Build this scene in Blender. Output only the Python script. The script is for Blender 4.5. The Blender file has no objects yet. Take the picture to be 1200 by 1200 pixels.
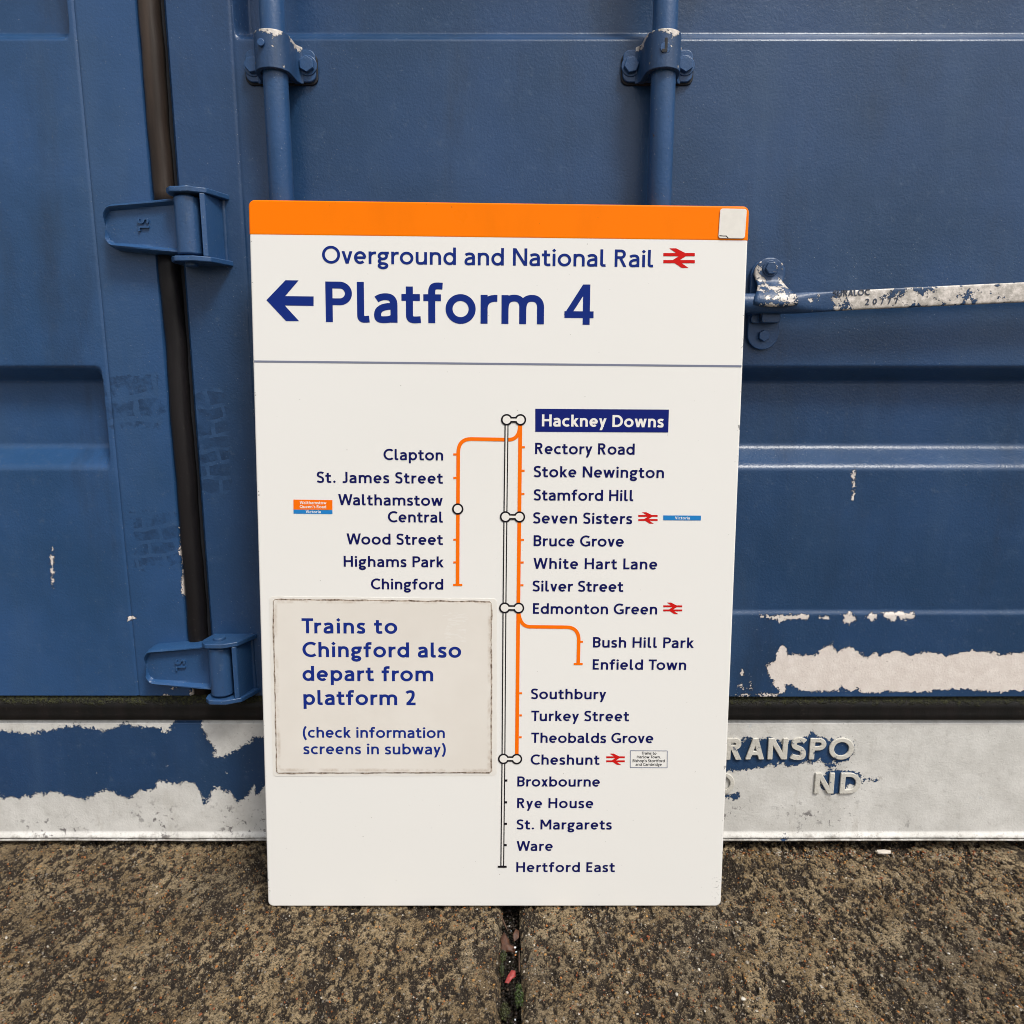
import bpy, bmesh, math, random
import numpy as np
from mathutils import Vector, Matrix, noise as mnoise
from mathutils.geometry import delaunay_2d_cdt
random.seed(7); rng = np.random.default_rng(11)
scene = bpy.context.scene
COL = scene.collection
R = math.radians

# ------------------------------------------------------------------ camera, sky, sun
TH = R(9.9406); FPX = 850.0; CAM = Vector((0, -0.9987, 0.7942))
cam = bpy.data.cameras.new('camera'); cam.sensor_width = 36; cam.lens = 36 * FPX / 1200
cam.clip_start = 0.02; cam.clip_end = 500
cam_o = bpy.data.objects.new('camera', cam); COL.objects.link(cam_o)
cam_o.location = CAM; cam_o.rotation_euler = (R(90) - TH, 0, 0)
scene.camera = cam_o

SUN_EL, SUN_ROT = R(57), R(142)
world = bpy.data.worlds.new("World"); scene.world = world; world.use_nodes = True
wt = world.node_tree; wt.nodes.clear()
wo = wt.nodes.new('ShaderNodeOutputWorld'); wb = wt.nodes.new('ShaderNodeBackground')
sk = wt.nodes.new('ShaderNodeTexSky'); sk.sky_type = 'NISHITA'; sk.sun_disc = False
sk.sun_elevation = SUN_EL; sk.sun_rotation = SUN_ROT; sk.dust_density = 4; sk.air_density = 1.0; sk.ozone_density = 1
hs = wt.nodes.new('ShaderNodeHueSaturation'); hs.inputs['Saturation'].default_value = 0.28
wt.links.new(sk.outputs[0], hs.inputs['Color']); wt.links.new(hs.outputs[0], wb.inputs[0])
wt.links.new(wb.outputs[0], wo.inputs[0]); wb.inputs[1].default_value = 0.088
sun = bpy.data.lights.new('sun', 'SUN'); sun.energy = 1.5; sun.angle = R(13); sun.color = (1, .95, .87)
sun_o = bpy.data.objects.new('sun', sun); COL.objects.link(sun_o)
sd = Vector((math.sin(SUN_ROT) * math.cos(SUN_EL), math.cos(SUN_ROT) * math.cos(SUN_EL), math.sin(SUN_EL)))
sun_o.rotation_euler = sd.to_track_quat('Z', 'Y').to_euler()
scene.view_settings.view_transform = 'Standard'; scene.view_settings.look = 'None'
scene.view_settings.exposure = 0.72; scene.view_settings.gamma = 1
scene.cycles.filter_width = 1.0

# ------------------------------------------------------------------ survey helpers (photo pixel -> point on a real plane)
def ray(px, py):
    a = (px - 600) / FPX; b = -(py - 600) / FPX
    return Vector((a, math.cos(TH) + b * math.sin(TH), -math.sin(TH) + b * math.cos(TH)))
YD = 0.15                                    # door face of the container
def P(px, py, y=0.0):                        # -> local container x, z on the plane y (relative to the door face)
    d = ray(px, py); t = (YD + y - CAM.y) / d.y
    return CAM.x + d.x * t, CAM.z + d.z * t
def G(px, py, z=0.0):
    d = ray(px, py); t = (z - CAM.z) / d.z
    return CAM.x + d.x * t, CAM.y + d.y * t

# ------------------------------------------------------------------ node helpers
class NT:
    def __init__(s, name):
        s.m = bpy.data.materials.new(name); s.m.use_nodes = True
        s.t = s.m.node_tree; s.t.nodes.clear()
        s.o = s.t.nodes.new('ShaderNodeOutputMaterial'); s.b = s.t.nodes.new('ShaderNodeBsdfPrincipled')
        s.t.links.new(s.b.outputs[0], s.o.inputs[0])
        s.tc = s.t.nodes.new('ShaderNodeTexCoord'); s.v = s.tc.outputs['Object']
    def put(s, sock, val):
        if isinstance(val, bpy.types.NodeSocket): s.t.links.new(val, sock)
        elif isinstance(val, (tuple, list)): sock.default_value = tuple(val) + ((1,) if len(val) == 3 and len(sock.default_value) == 4 else ())
        else: sock.default_value = val
    def ma(s, op, a, b=0.0, c=None, clamp=False):
        n = s.t.nodes.new('ShaderNodeMath'); n.operation = op; n.use_clamp = clamp
        s.put(n.inputs[0], a); s.put(n.inputs[1], b)
        if c is not None: s.put(n.inputs[2], c)
        return n.outputs[0]
    def noise(s, scale, detail=3, rough=.55, vec=None, dist=0.0):
        n = s.t.nodes.new('ShaderNodeTexNoise'); s.put(n.inputs['Vector'], vec or s.v)
        n.inputs['Scale'].default_value = scale; n.inputs['Detail'].default_value = detail
        n.inputs['Roughness'].default_value = rough; n.inputs['Distortion'].default_value = dist
        return n.outputs[0]
    def vor(s, scale, out='Distance', vec=None, feature='F1'):
        n = s.t.nodes.new('ShaderNodeTexVoronoi'); n.feature = feature; s.put(n.inputs['Vector'], vec or s.v)
        n.inputs['Scale'].default_value = scale
        return n.outputs[out]
    def mapping(s, scale=(1, 1, 1), loc=(0, 0, 0), rot=(0, 0, 0)):
        n = s.t.nodes.new('ShaderNodeMapping'); s.put(n.inputs[0], s.v)
        n.inputs['Scale'].default_value = scale; n.inputs['Location'].default_value = loc; n.inputs['Rotation'].default_value = rot
        return n.outputs[0]
    def step(s, val, lo, hi):
        n = s.t.nodes.new('ShaderNodeMapRange'); n.interpolation_type = 'SMOOTHSTEP'
        s.put(n.inputs[0], val); n.inputs[1].default_value = lo; n.inputs[2].default_value = hi
        n.inputs[3].default_value = 0; n.inputs[4].default_value = 1
        return n.outputs[0]
    def mix(s, fac, a, b):
        n = s.t.nodes.new('ShaderNodeMix'); n.data_type = 'RGBA'
        s.put(n.inputs[0], fac); s.put(n.inputs[6], a); s.put(n.inputs[7], b)
        return n.outputs[2]
    def sep(s):
        n = s.t.nodes.new('ShaderNodeSeparateXYZ'); s.put(n.inputs[0], s.v); return n.outputs
    def bump(s, h, dist, strength=1.0, prev=None):
        n = s.t.nodes.new('ShaderNodeBump'); n.inputs['Strength'].default_value = strength; n.inputs['Distance'].default_value = dist
        s.put(n.inputs['Height'], h)
        if prev is not None: s.t.links.new(prev, n.inputs['Normal'])
        return n.outputs[0]
    def attr(s, name, out='Color'):
        n = s.t.nodes.new('ShaderNodeAttribute'); n.attribute_name = name; return n.outputs[out]
    def traced(s, a1=.004, s1=60, a2=.002, s2=230, off=0.0):      # 'chip' = metres outside a traced outline
        d = s.ma('ADD', s.attr('chip', 'Fac'), off)
        n1 = s.ma('MULTIPLY', s.ma('SUBTRACT', s.noise(s1, 6, .78), .5), a1 * 2)
        n2 = s.ma('MULTIPLY', s.ma('SUBTRACT', s.noise(s2, 2, .5), .5), a2 * 2)
        return s.ma('SUBTRACT', 1.0, s.step(s.ma('ADD', s.ma('ADD', d, n1), n2), -.0003, .0003))
    def boxes(s, lst):                        # signed distance to a union of upright boxes in local x / z
        x, _, z = s.sep(); d = None
        for (x0, z0, x1, z1) in lst:
            cx, cz, hw, hh = (x0 + x1) / 2, (z0 + z1) / 2, abs(x1 - x0) / 2, abs(z1 - z0) / 2
            a = s.ma('SUBTRACT', s.ma('ABSOLUTE', s.ma('SUBTRACT', x, cx)), hw)
            b = s.ma('SUBTRACT', s.ma('ABSOLUTE', s.ma('SUBTRACT', z, cz)), hh)
            e = s.ma('MAXIMUM', a, b)
            d = e if d is None else s.ma('MINIMUM', d, e)
        return d
    def ragged(s, d, a1=.012, s1=45, a2=.004, s2=220):   # 1 inside a flaked outline
        n1 = s.ma('MULTIPLY', s.ma('SUBTRACT', s.noise(s1, 4, .6), .5), a1 * 2)
        n2 = s.ma('MULTIPLY', s.ma('SUBTRACT', s.noise(s2, 2, .5), .5), a2 * 2)
        return s.ma('SUBTRACT', 1.0, s.step(s.ma('ADD', s.ma('ADD', d, n1), n2), -.0003, .0003))
    def fin(s, col, rough=.5, nor=None, spec=.5, metal=0.0, coat=0.0):
        s.put(s.b.inputs['Base Color'], col); s.put(s.b.inputs['Roughness'], rough)
        s.b.inputs['Specular IOR Level'].default_value = spec; s.b.inputs['Metallic'].default_value = metal
        s.b.inputs['Coat Weight'].default_value = coat; s.b.inputs['Coat Roughness'].default_value = .1
        if nor is not None: s.t.links.new(nor, s.b.inputs['Normal'])
        return s.m

BLUE_A, BLUE_B = (.0130, .0465, .115), (.0205, .0640, .166)
CHIP = (.82, .76, .71)

def blue_coat(n, tint=1.0):
    a = tuple(c * tint for c in BLUE_A); b = tuple(c * tint for c in BLUE_B)
    big = n.step(n.noise(3.2, 4, .6), .3, .7)
    c = n.mix(big, a, b)
    strk = n.step(n.noise(9, 5, .65, n.mapping((1, 1, .16))), .45, .8)
    c = n.mix(n.ma('MULTIPLY', strk, .35), c, (.055, .105, .19))
    haze = n.step(n.noise(30, 6, .7), .5, .85)
    c = n.mix(n.ma('MULTIPLY', haze, .3), c, (.075, .135, .24))
    soot = n.step(n.noise(5, 6, .7, n.mapping((1.6, 1, .35))), .50, .78)
    c = n.mix(n.ma('MULTIPLY', soot, .55), c, (.016, .030, .058))
    dust = n.step(n.noise(60, 6, .8), .56, .74)
    c = n.mix(n.ma('MULTIPLY', n.ma('MULTIPLY', dust, n.step(n.noise(4, 3, .6), .42, .62)), .35), c, (.13, .17, .22))
    speck = n.ma('MULTIPLY', n.step(n.noise(420, 1, .5), .735, .76), .55)
    c = n.mix(speck, c, (.35, .38, .42))
    return c
def orange_peel(n, amt=.00045):
    b = n.bump(n.noise(260, 3, .6), amt, 1)
    return n.bump(n.noise(28, 3, .5), .0009, .6, b)

def mat_blue(name, chips=None, tint=1.0, ghosts=None, scratches=True, rough=.31):
    n = NT(name); c = blue_coat(n, tint); nor = orange_peel(n)
    if not chips:
        rs = n.ma('MULTIPLY', n.step(n.noise(55, 5, .7), .66, .70), .8); c = n.mix(rs, c, n.mix(n.noise(200), (.10, .035, .014), (.02, .015, .015)))
    if ghosts:                                 # pale ghosts left by old stickers and tyre prints
        for (x0, z0, x1, z1, sc) in ghosts:
            g = n.ragged(n.boxes([(x0, z0, x1, z1)]), .03, 22, .006, 150)
            br = n.t.nodes.new('ShaderNodeTexBrick'); br.inputs['Scale'].default_value = sc
            br.inputs['Mortar Size'].default_value = .035; br.inputs['Color1'].default_value = (0, 0, 0, 1)
            br.inputs['Color2'].default_value = (.25, .25, .25, 1); br.inputs['Mortar'].default_value = (1, 1, 1, 1)
            mp = n.mapping((1, 1, 1), rot=(R(90), 0, .1)); 
            wob = n.t.nodes.new('ShaderNodeVectorMath'); wob.operation = 'ADD'; n.put(wob.inputs[0], mp)
            nz = n.t.nodes.new('ShaderNodeTexNoise'); n.put(nz.inputs['Vector'], n.v); nz.inputs['Scale'].default_value = 25
            sc2 = n.t.nodes.new('ShaderNodeVectorMath'); sc2.operation = 'SCALE'; n.put(sc2.inputs[0], nz.outputs[1]); sc2.inputs[3].default_value = .02
            n.put(wob.inputs[1], sc2.outputs[0]); n.put(br.inputs[0], wob.outputs[0])
            k = n.ma('MULTIPLY', g, n.step(n.noise(40, 4, .7), .38, .62))
            c = n.mix(n.ma('MULTIPLY', k, .8), c, n.mix(br.outputs[0], (.008, .030, .082), (.030, .080, .185)))
    if scratches:
        sc = n.ma('MULTIPLY', n.step(n.noise(14, 2, .4, n.mapping((1, 1, .2), rot=(0, .5, 0))), .49, .5), n.ma('SUBTRACT', 1.0, n.step(n.noise(14, 2, .4, n.mapping((1, 1, .2), rot=(0, .5, 0))), .502, .51)))
        sc = n.ma('MULTIPLY', sc, n.step(n.noise(7, 3, .6), .6, .66))
        c = n.mix(n.ma('MULTIPLY', sc, .0), c, (.25, .32, .42))
    if chips:
        m = n.traced(.0120, 105, .0040, 280); rim = n.ma('MULTIPLY', n.traced(.0120, 105, .0040, 280, off=-.0011), n.ma('SUBTRACT', 1.0, m))
        c = n.mix(n.ma('MULTIPLY', rim, .65), c, (.010, .012, .018))  # dark line round each chip: primer edge plus painted-in shadow rim
        w = n.mix(n.step(n.noise(60, 5, .7), .35, .75), (.72, .65, .60), CHIP)
        pits = n.step(n.noise(330, 2, .5), .70, .73)
        w = n.mix(n.ma('MULTIPLY', pits, .6), w, (.2, .16, .14))
        c = n.mix(m, c, w); nor = n.bump(n.ma('SUBTRACT', 1.0, m), .0009, 1, nor)
        rough = n.ma('ADD', rough, n.ma('MULTIPLY', m, .25))
    return n.fin(c, rough, nor, .5)

def mat_worn(name, amount=.5, scale=32, axis=None):
    """blue coat flaked off to white and primer"""
    n = NT(name); c = blue_coat(n); nor = orange_peel(n)
    v = n.noise(scale, 6, .72)
    if axis is not None:
        x, y, z = n.sep(); k = (x, y, z)[axis[0]]
        v = n.ma('ADD', v, n.ma('MULTIPLY', n.step(k, axis[1], axis[2]), axis[3]))
    m = n.step(v, 1 - amount, 1 - amount + .012)
    w = n.mix(n.step(n.noise(90, 4, .7), .35, .7), (.45, .42, .38), CHIP)
    rim = n.ma('MULTIPLY', n.step(v, 1 - amount - .02, 1 - amount), n.ma('SUBTRACT', 1.0, m))
    c = n.mix(n.ma('MULTIPLY', rim, .8), c, (.01, .014, .025))
    c = n.mix(m, c, w); nor = n.bump(n.ma('SUBTRACT', 1.0, m), .0006, 1, nor)
    return n.fin(c, .4, nor, .5)

def mat_sill(name):
    n = NT(name); x, y, z = n.sep()
    w = n.mix(n.step(n.noise(14, 5, .65), .3, .75), (.58, .57, .54), (.74, .73, .70))
    w = n.mix(n.ma('MULTIPLY', n.step(n.noise(60, 6, .75), .52, .72), .5), w, (.40, .39, .36))
    w = n.mix(n.ma('MULTIPLY', n.step(n.noise(24, 3, .6), .66, .74), .35), w, (.40, .47, .52))
    # grey rust bloom low on the right, dark pits everywhere
    low = n.ma('SUBTRACT', 1.0, n.step(z, .05, .105))
    rr = n.ma('MULTIPLY', n.step(n.noise(75, 4, .7), .56, .62), n.ma('MULTIPLY', low, n.step(n.noise(6, 2), .48, .6)))
    w = n.mix(rr, w, (.18, .17, .17))
    p = n.step(n.noise(300, 3, .6), .69, .71)
    w = n.mix(n.ma('MULTIPLY', p, .75), w, (.10, .08, .07))
    grime = n.ma('SUBTRACT', 1.0, n.step(n.ma('ADD', z, n.ma('MULTIPLY', n.ma('SUBTRACT', n.noise(60, 6, .8), .5), .055)), .010, .024))
    w = n.mix(n.ma('MULTIPLY', grime, .7), w, (.16, .14, .115))
    run = n.ma('MULTIPLY', n.step(n.noise(38, 6, .75, n.mapping((1, 1, .25))), .54, .72), .35); w = n.mix(run, w, (.36, .33, .28))
    m = n.traced(.018, 85, .0050, 240)
    rim = n.ma('SUBTRACT', n.traced(.018, 85, .0050, 240, off=-.0012), m)
    w = n.mix(n.ma('MULTIPLY', rim, .6), w, (.10, .11, .13))  # dark line round the blue remains, edge shadow painted with the primer
    fl = n.ma('MULTIPLY', n.step(n.noise(26, 6, .8), .60, .605), n.step(n.ma('MULTIPLY', n.attr('chip', 'Fac'), -1.0), -.03, -.005))
    w = n.mix(n.ma('MULTIPLY', fl, .8), w, (.46, .44, .40))
    hole = n.step(n.noise(75, 6, .78), .665, .67)
    m = n.ma('MULTIPLY', m, n.ma('SUBTRACT', 1.0, hole))
    c = n.mix(m, w, blue_coat(n, .85))
    nor = n.bump(m, .0008, 1, orange_peel(n)); nor = n.bump(n.noise(70, 5, .7), .0008, .7, nor)
    return n.fin(c, n.ma('SUBTRACT', .55, n.ma('MULTIPLY', m, .12)), nor, .4)

def mat_rubber(name, col, col2, moss=None):
    n = NT(name); st = n.mapping((1, 1, .12))
    c = n.mix(n.step(n.noise(40, 4, .6, st), .35, .7), col, col2)
    c = n.mix(n.ma('MULTIPLY', n.step(n.noise(170, 3, .6), .64, .74), .18), c, (.08, .068, .056))
    nor = n.bump(n.noise(60, 4, .6, st), .0012, .7)
    if moss:
        x, y, z = n.sep()
        mm = n.step(n.ma('ADD', z, n.ma('MULTIPLY', n.ma('SUBTRACT', n.noise(70, 5, .7), .5), .03)), moss[0], moss[1])
        g = n.mix(n.step(n.noise(240, 3, .7), .4, .65), (.010, .011, .006), (.050, .052, .016))
        c = n.mix(mm, c, g); nor = n.bump(n.ma('MULTIPLY', mm, n.noise(300, 4, .7)), .003, 1, nor)
    return n.fin(c, n.ma('ADD', .38, n.ma('MULTIPLY', n.noise(50, 3), .25)), nor, .28)

def mat_plain(name, col, rough=.4, grain=.04, spec=.5, gs=80, coat=0.0, bump=0.0):
    n = NT(name)
    d = tuple(c * (1 - grain) for c in col)
    c = n.mix(n.step(n.noise(gs, 4, .6), .3, .7), d, col)
    return n.fin(c, rough, n.bump(n.noise(gs * 2, 3), bump, .6) if bump else None, spec, coat=coat)

def mat_enamel():
    n = NT('white_enamel'); x, y, z = n.sep()
    c = n.mix(n.step(n.noise(2.0, 1, .4), .2, .8), (.820, .812, .782), (.840, .832, .805))
    sp = n.ma('MULTIPLY', n.step(n.noise(240, 2, .5), .755, .77), .7)
    c = n.mix(sp, c, (.25, .22, .20))
    # pitting in the lower right corner and wear spots along both long edges
    cor = n.boxes([(.336, .010, .349, .055)])
    pit = n.ma('MULTIPLY', n.step(n.noise(330, 3, .6), .60, .63), n.ma('SUBTRACT', 1.0, n.step(cor, -.012, .006)))
    ed = n.ma('MULTIPLY', n.step(n.ma('ABSOLUTE', x), .3445, .3475), n.step(n.noise(70, 4, .7), .64, .66))
    c = n.mix(n.ma('MAXIMUM', n.ma('MULTIPLY', pit, .85), n.ma('MULTIPLY', ed, .7)), c, (.09, .08, .09))
    nor = n.bump(n.noise(18, 2, .5), .0006, .35)
    return n.fin(c, .26, nor, .45)

def mat_vitreous(name, col, dirt=.10):
    n = NT(name)
    st = n.step(n.noise(10, 4, .6, n.mapping((1, 1, .35))), .45, .8)
    c = n.mix(n.ma('MULTIPLY', st, dirt), col, tuple(k * .72 for k in col))
    c = n.mix(n.ma('MULTIPLY', n.step(n.noise(260, 2, .5), .76, .775), .6), c, (.12, .07, .03))
    return n.fin(c, n.ma('ADD', .24, n.ma('MULTIPLY', n.noise(12, 3), .1)), None, .08)

M = {}
M['enamel'] = mat_enamel()
M['orange'] = mat_vitreous('orange_enamel', (.98, .205, .0), .3)
M['lineorange'] = mat_vitreous('orange_line_enamel', (.93, .165, .003), .15)
M['navy'] = mat_vitreous('navy_enamel', (.006, .008, .095), .15)
M['navy2'] = mat_vitreous('bright_navy_enamel', (.010, .028, .225), .15)
M['title'] = mat_vitreous('title_blue_enamel', (.008, .026, .20), .4)
M['box'] = mat_vitreous('box_blue_enamel', (.008, .016, .16), .1)
M['grey'] = mat_vitreous('grey_blue_line', (.20, .22, .30), .1)
M['black'] = mat_vitreous('black_line', (.012, .011, .015), .1)
M['red'] = mat_vitreous('red_enamel', (.60, .012, .010), .1)
M['lightblue'] = mat_vitreous('light_blue_enamel', (.02, .21, .55), .1)
M['mark'] = mat_plain('white_mark', (.84, .82, .775), .3, .02)
M['door'] = mat_blue('door_blue_paint', chips=True, ghosts=[P(215, 455) + P(272, 580) + (11,)])
M['door_left'] = mat_blue('left_door_lit_blue', tint=1.32, chips=True, ghosts=[P(152, 600) + P(215, 665) + (11,), P(120, 440) + P(190, 500) + (7,)])  # brighter tint paints in the stronger light and reflection on this door
M['blue'] = mat_blue('fitting_blue_paint', tint=1.4, scratches=False)
M['rodblue'] = mat_blue('rod_blue_paint', tint=1.4)
M['saddle'] = mat_worn('saddle_flaked_paint', .34, 60, (2, .012, .0245, .22))
M['worn'] = mat_worn('latch_flaked_paint', .46, 48)
M['bar'] = mat_worn('bar_flaked_paint', .37, 34, (0, .45, .51, .20))
M['sill'] = mat_sill('sill_paint')
M['rubber_brown'] = mat_rubber('brown_rubber', (.026, .018, .014), (.060, .042, .032))
M['rubber'] = mat_rubber('black_rubber', (.007, .006, .007), (.013, .011, .012))
M['rubber_moss'] = mat_rubber('mossy_rubber', (.005, .005, .005), (.010, .008, .008), (.264, .274))
M['void'] = mat_plain('dark_steel', (.01, .012, .018), .7)
M['stamp'] = mat_plain('stamp_shadow_paint', (.07, .09, .14), .5, .6, gs=120)
M['weldpaint'] = mat_blue('weld_blue_paint', tint=1.0, scratches=False)

# ------------------------------------------------------------------ mesh helpers
class MB:
    def __init__(s): s.v = []; s.f = []
    def add(s, vs, fs):
        o = len(s.v); s.v += [tuple(p) for p in vs]; s.f += [tuple(i + o for i in f) for f in fs]; return s
    def box(s, x0, x1, y0, y1, z0, z1):
        return s.add([(x0, y0, z0), (x1, y0, z0), (x1, y1, z0), (x0, y1, z0), (x0, y0, z1), (x1, y0, z1), (x1, y1, z1), (x0, y1, z1)],
                     [(0, 3, 2, 1), (4, 5, 6, 7), (0, 1, 5, 4), (1, 2, 6, 5), (2, 3, 7, 6), (3, 0, 4, 7)])
    def prism(s, pts, a, b, axis='y'):         # pts 2-D outline; extruded from a to b along axis
        n = len(pts)
        def q(p, t): return (p[0], t, p[1]) if axis == 'y' else ((p[0], p[1], t) if axis == 'z' else (t, p[0], p[1]))
        area = sum(pts[i][0] * pts[(i + 1) % n][1] - pts[(i + 1) % n][0] * pts[i][1] for i in range(n))
        if (area < 0) != (axis == 'y' and True) : pass
        vs = [q(p, a) for p in pts] + [q(p, b) for p in pts]
        fs = [tuple(range(n)), tuple(range(2 * n - 1, n - 1, -1))] + [(i, n + i, n + (i + 1) % n, (i + 1) % n) for i in range(n)]
        return s.add(vs, fs)
    def fan(s, pts, a, b):                     # like prism, for outlines that are star shaped about their centre
        n = len(pts); cx_ = sum(p[0] for p in pts) / n; cz_ = sum(p[1] for p in pts) / n
        vs = [(p[0], a, p[1]) for p in pts] + [(p[0], b, p[1]) for p in pts] + [(cx_, a, cz_)]
        return s.add(vs, [(2 * n, i, (i + 1) % n) for i in range(n)] + [(i, n + i, n + (i + 1) % n, (i + 1) % n) for i in range(n)])
    def loft(s, rings, caps=True):
        n = len(rings[0]); vs = [p for r in rings for p in r]; fs = []
        for k in range(len(rings) - 1):
            for i in range(n): fs.append((k * n + i, k * n + (i + 1) % n, (k + 1) * n + (i + 1) % n, (k + 1) * n + i))
        if caps: fs += [tuple(range(n - 1, -1, -1)), tuple(range((len(rings) - 1) * n, len(rings) * n))]
        return s.add(vs, fs)
    def cyl(s, c, r, a, b, axis='z', n=32, r2=None):
        r2 = r if r2 is None else r2
        def ring(t, rr):
            o = []
            for i in range(n):
                u, w = rr * math.cos(2 * math.pi * i / n), rr * math.sin(2 * math.pi * i / n)
                o.append({'z': (c[0] + u, c[1] + w, t), 'y': (c[0] + u, t, c[1] + w), 'x': (t, c[0] + u, c[1] + w)}[axis])
            return o
        return s.loft([ring(a, r), ring(b, r2)])
    def build(s, name, mat, parent=None, bevel=0, seg=3, smooth=True, loc=None, label=None):
        me = bpy.data.meshes.new(name); me.from_pydata(s.v, [], s.f); me.validate()
        bm = bmesh.new(); bm.from_mesh(me); bmesh.ops.recalc_face_normals(bm, faces=bm.faces); bm.to_mesh(me); bm.free()
        return link(name, me, mat, parent, bevel, seg, smooth, loc, label)
def link(name, me, mat, parent=None, bevel=0, seg=3, smooth=True, loc=None, label=None):
    o = bpy.data.objects.new(name, me); COL.objects.link(o)
    if mat is not None: me.materials.append(mat)
    if parent is not None: o.parent = parent
    if loc is not None: o.location = loc
    if smooth:
        me.shade_smooth()
        if not bevel and smooth != 'all':
            me.set_sharp_from_angle(angle=R(40))
    if bevel:
        b = o.modifiers.new('bevel', 'BEVEL'); b.width = bevel; b.segments = seg; b.limit_method = 'ANGLE'; b.angle_limit = R(35); b.harden_normals = True
    if label: o['label'] = label
    return o
def empty(name, label=None, cat=None, loc=(0, 0, 0), parent=None, group=None):
    o = bpy.data.objects.new(name, None); COL.objects.link(o); o.location = loc; o.empty_display_size = .05
    if label: o['label'] = label
    if cat: o['category'] = cat
    if group: o['group'] = group
    if parent: o.parent = parent
    return o
def rrect(x0, x1, z0, z1, r, n=6):
    o = []
    for cx, cz, a in ((x1 - r, z1 - r, 0), (x0 + r, z1 - r, 90), (x0 + r, z0 + r, 180), (x1 - r, z0 + r, 270)):
        for i in range(n + 1):
            t = R(a + 90 * i / n); o.append((cx + r * math.cos(t), cz + r * math.sin(t)))
    return o
def dense(*segs):
    o = []
    for a, b, st in segs:
        k = max(1, int(round(abs(b - a) / st))); o += list(np.linspace(a, b, k, endpoint=False))
    o.append(segs[-1][1]); return np.array(o)
def sstep(x, a, b):
    t = np.clip((x - a) / (b - a), 0, 1); return t * t * (3 - 2 * t)
def vnoise(x, y, seed=0):                       # vectorised value noise, 0..1
    x = np.asarray(x, float); y = np.asarray(y, float)
    r = np.random.default_rng(seed); T = r.random((256, 256))
    xi = np.floor(x).astype(int); yi = np.floor(y).astype(int); fx = x - xi; fy = y - yi
    fx = fx * fx * (3 - 2 * fx); fy = fy * fy * (3 - 2 * fy)
    a = T[xi & 255, yi & 255]; b = T[(xi + 1) & 255, yi & 255]; c = T[xi & 255, (yi + 1) & 255]; d = T[(xi + 1) & 255, (yi + 1) & 255]
    return (a * (1 - fx) + b * fx) * (1 - fy) + (c * (1 - fx) + d * fx) * fy
def fbm(x, y, o, seed=0, g=.5):
    s = 0; a = 1; t = 0
    for k in range(o): s = s + a * vnoise(x * 2 ** k + 17.3 * k, y * 2 ** k + 5.1 * k, seed + k); t += a; a *= g
    return s / t

# ------------------------------------------------------------------ ground
def ground_z(x): return -.0030 - .0094 * np.clip(x, -.6, .6)
ng = NT('yard_concrete')
ng.fin(ng.mix(ng.noise(6, 5, .6), (.05, .042, .034), (.16, .14, .11)), .9, ng.bump(ng.noise(90, 5, .7), .004), .2)
g = MB().add([(-40, -40, -.07), (40, -40, -.07), (40, 40, -.07), (-40, 40, -.07)], [(0, 1, 2, 3)]).build('ground', ng.m, smooth=False)
g['kind'] = 'structure'

def slab_height(X, Y):
    """broom-dragged, weathered concrete: long shallow streaks running away from the camera, pits and grit"""
    wx = X + .02 * (fbm(X * 6, Y * 6, 2, 40) - .5) + .12 * (Y) * np.tanh(X * 2) * 0
    st = fbm(wx * 34, Y * 12, 3, 3)
    md = fbm(wx * 135, Y * 85, 4, 9, .7)
    fi = fbm(X * 330, Y * 240, 2, 21)
    band = fbm(X * 7 + 3, Y * .8, 2, 77)
    k = .20 * st + .58 * md + .22 * fi
    pit = sstep(k, .40, .52)
    h = (pit - 1) * .0038 + (md - .5) * .0046 + (fi - .5) * .0034 + (st - .5) * .002 + (band - .5) * .003
    for gx, gw, gd in ((-.262, .016, .0020), (.358, .016, .0026), (.212, .010, .0016), (-.118, .007, .0014), (-.232, .006, .0014)):
        w = gw * (.7 + .6 * vnoise(Y * 22 + gx * 90, Y * 0, 5)); cx = gx + .010 * (vnoise(Y * 9, Y * 0 + gx * 40, 8) - .5)
        q_ = np.exp(-((X - cx) / w) ** 2); h = h - 1.6 * gd * q_; k = k - 26 * gd * q_
    return h, k
nc = NT('weathered_concrete')
kk = nc.attr('pit', 'Fac')
dirt = nc.mix(nc.step(nc.noise(200, 3, .6), .35, .7), (.018, .013, .010), (.062, .045, .030))
pale = nc.mix(nc.step(nc.noise(11, 4, .6), .35, .68), (.215, .148, .074), (.400, .305, .180))
pale = nc.mix(nc.ma('MULTIPLY', nc.step(nc.noise(5, 3, .6), .50, .7), .5), pale, (.25, .215, .155))
c = nc.mix(nc.step(nc.ma('ADD', kk, nc.ma('MULTIPLY', nc.ma('SUBTRACT', nc.noise(160, 4, .7), .5), .30)), .455, .535), dirt, pale)
stain = nc.step(nc.noise(5.5, 4, .6, nc.mapping((1, .45, 1))), .50, .66)
c = nc.mix(nc.ma('MULTIPLY', stain, .38), c, (.050, .038, .028))
c = nc.mix(nc.ma('MULTIPLY', nc.ma('SUBTRACT', 1.0, nc.step(nc.noise(150, 5, .85), .42, .52)), .78), c, (.034, .022, .013))
gr = nc.noise(430, 2, .6)
c = nc.mix(nc.ma('MULTIPLY', nc.step(gr, .60, .66), .55), c, (.50, .41, .28))
c = nc.mix(nc.ma('MULTIPLY', nc.ma('SUBTRACT', 1.0, nc.step(gr, .38, .44)), .85), c, (.012, .010, .009))
vc = nc.vor(210, 'Color'); vd = nc.vor(210, 'Distance')
se = nc.t.nodes.new('ShaderNodeSeparateColor'); nc.put(se.inputs[0], vc)
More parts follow.
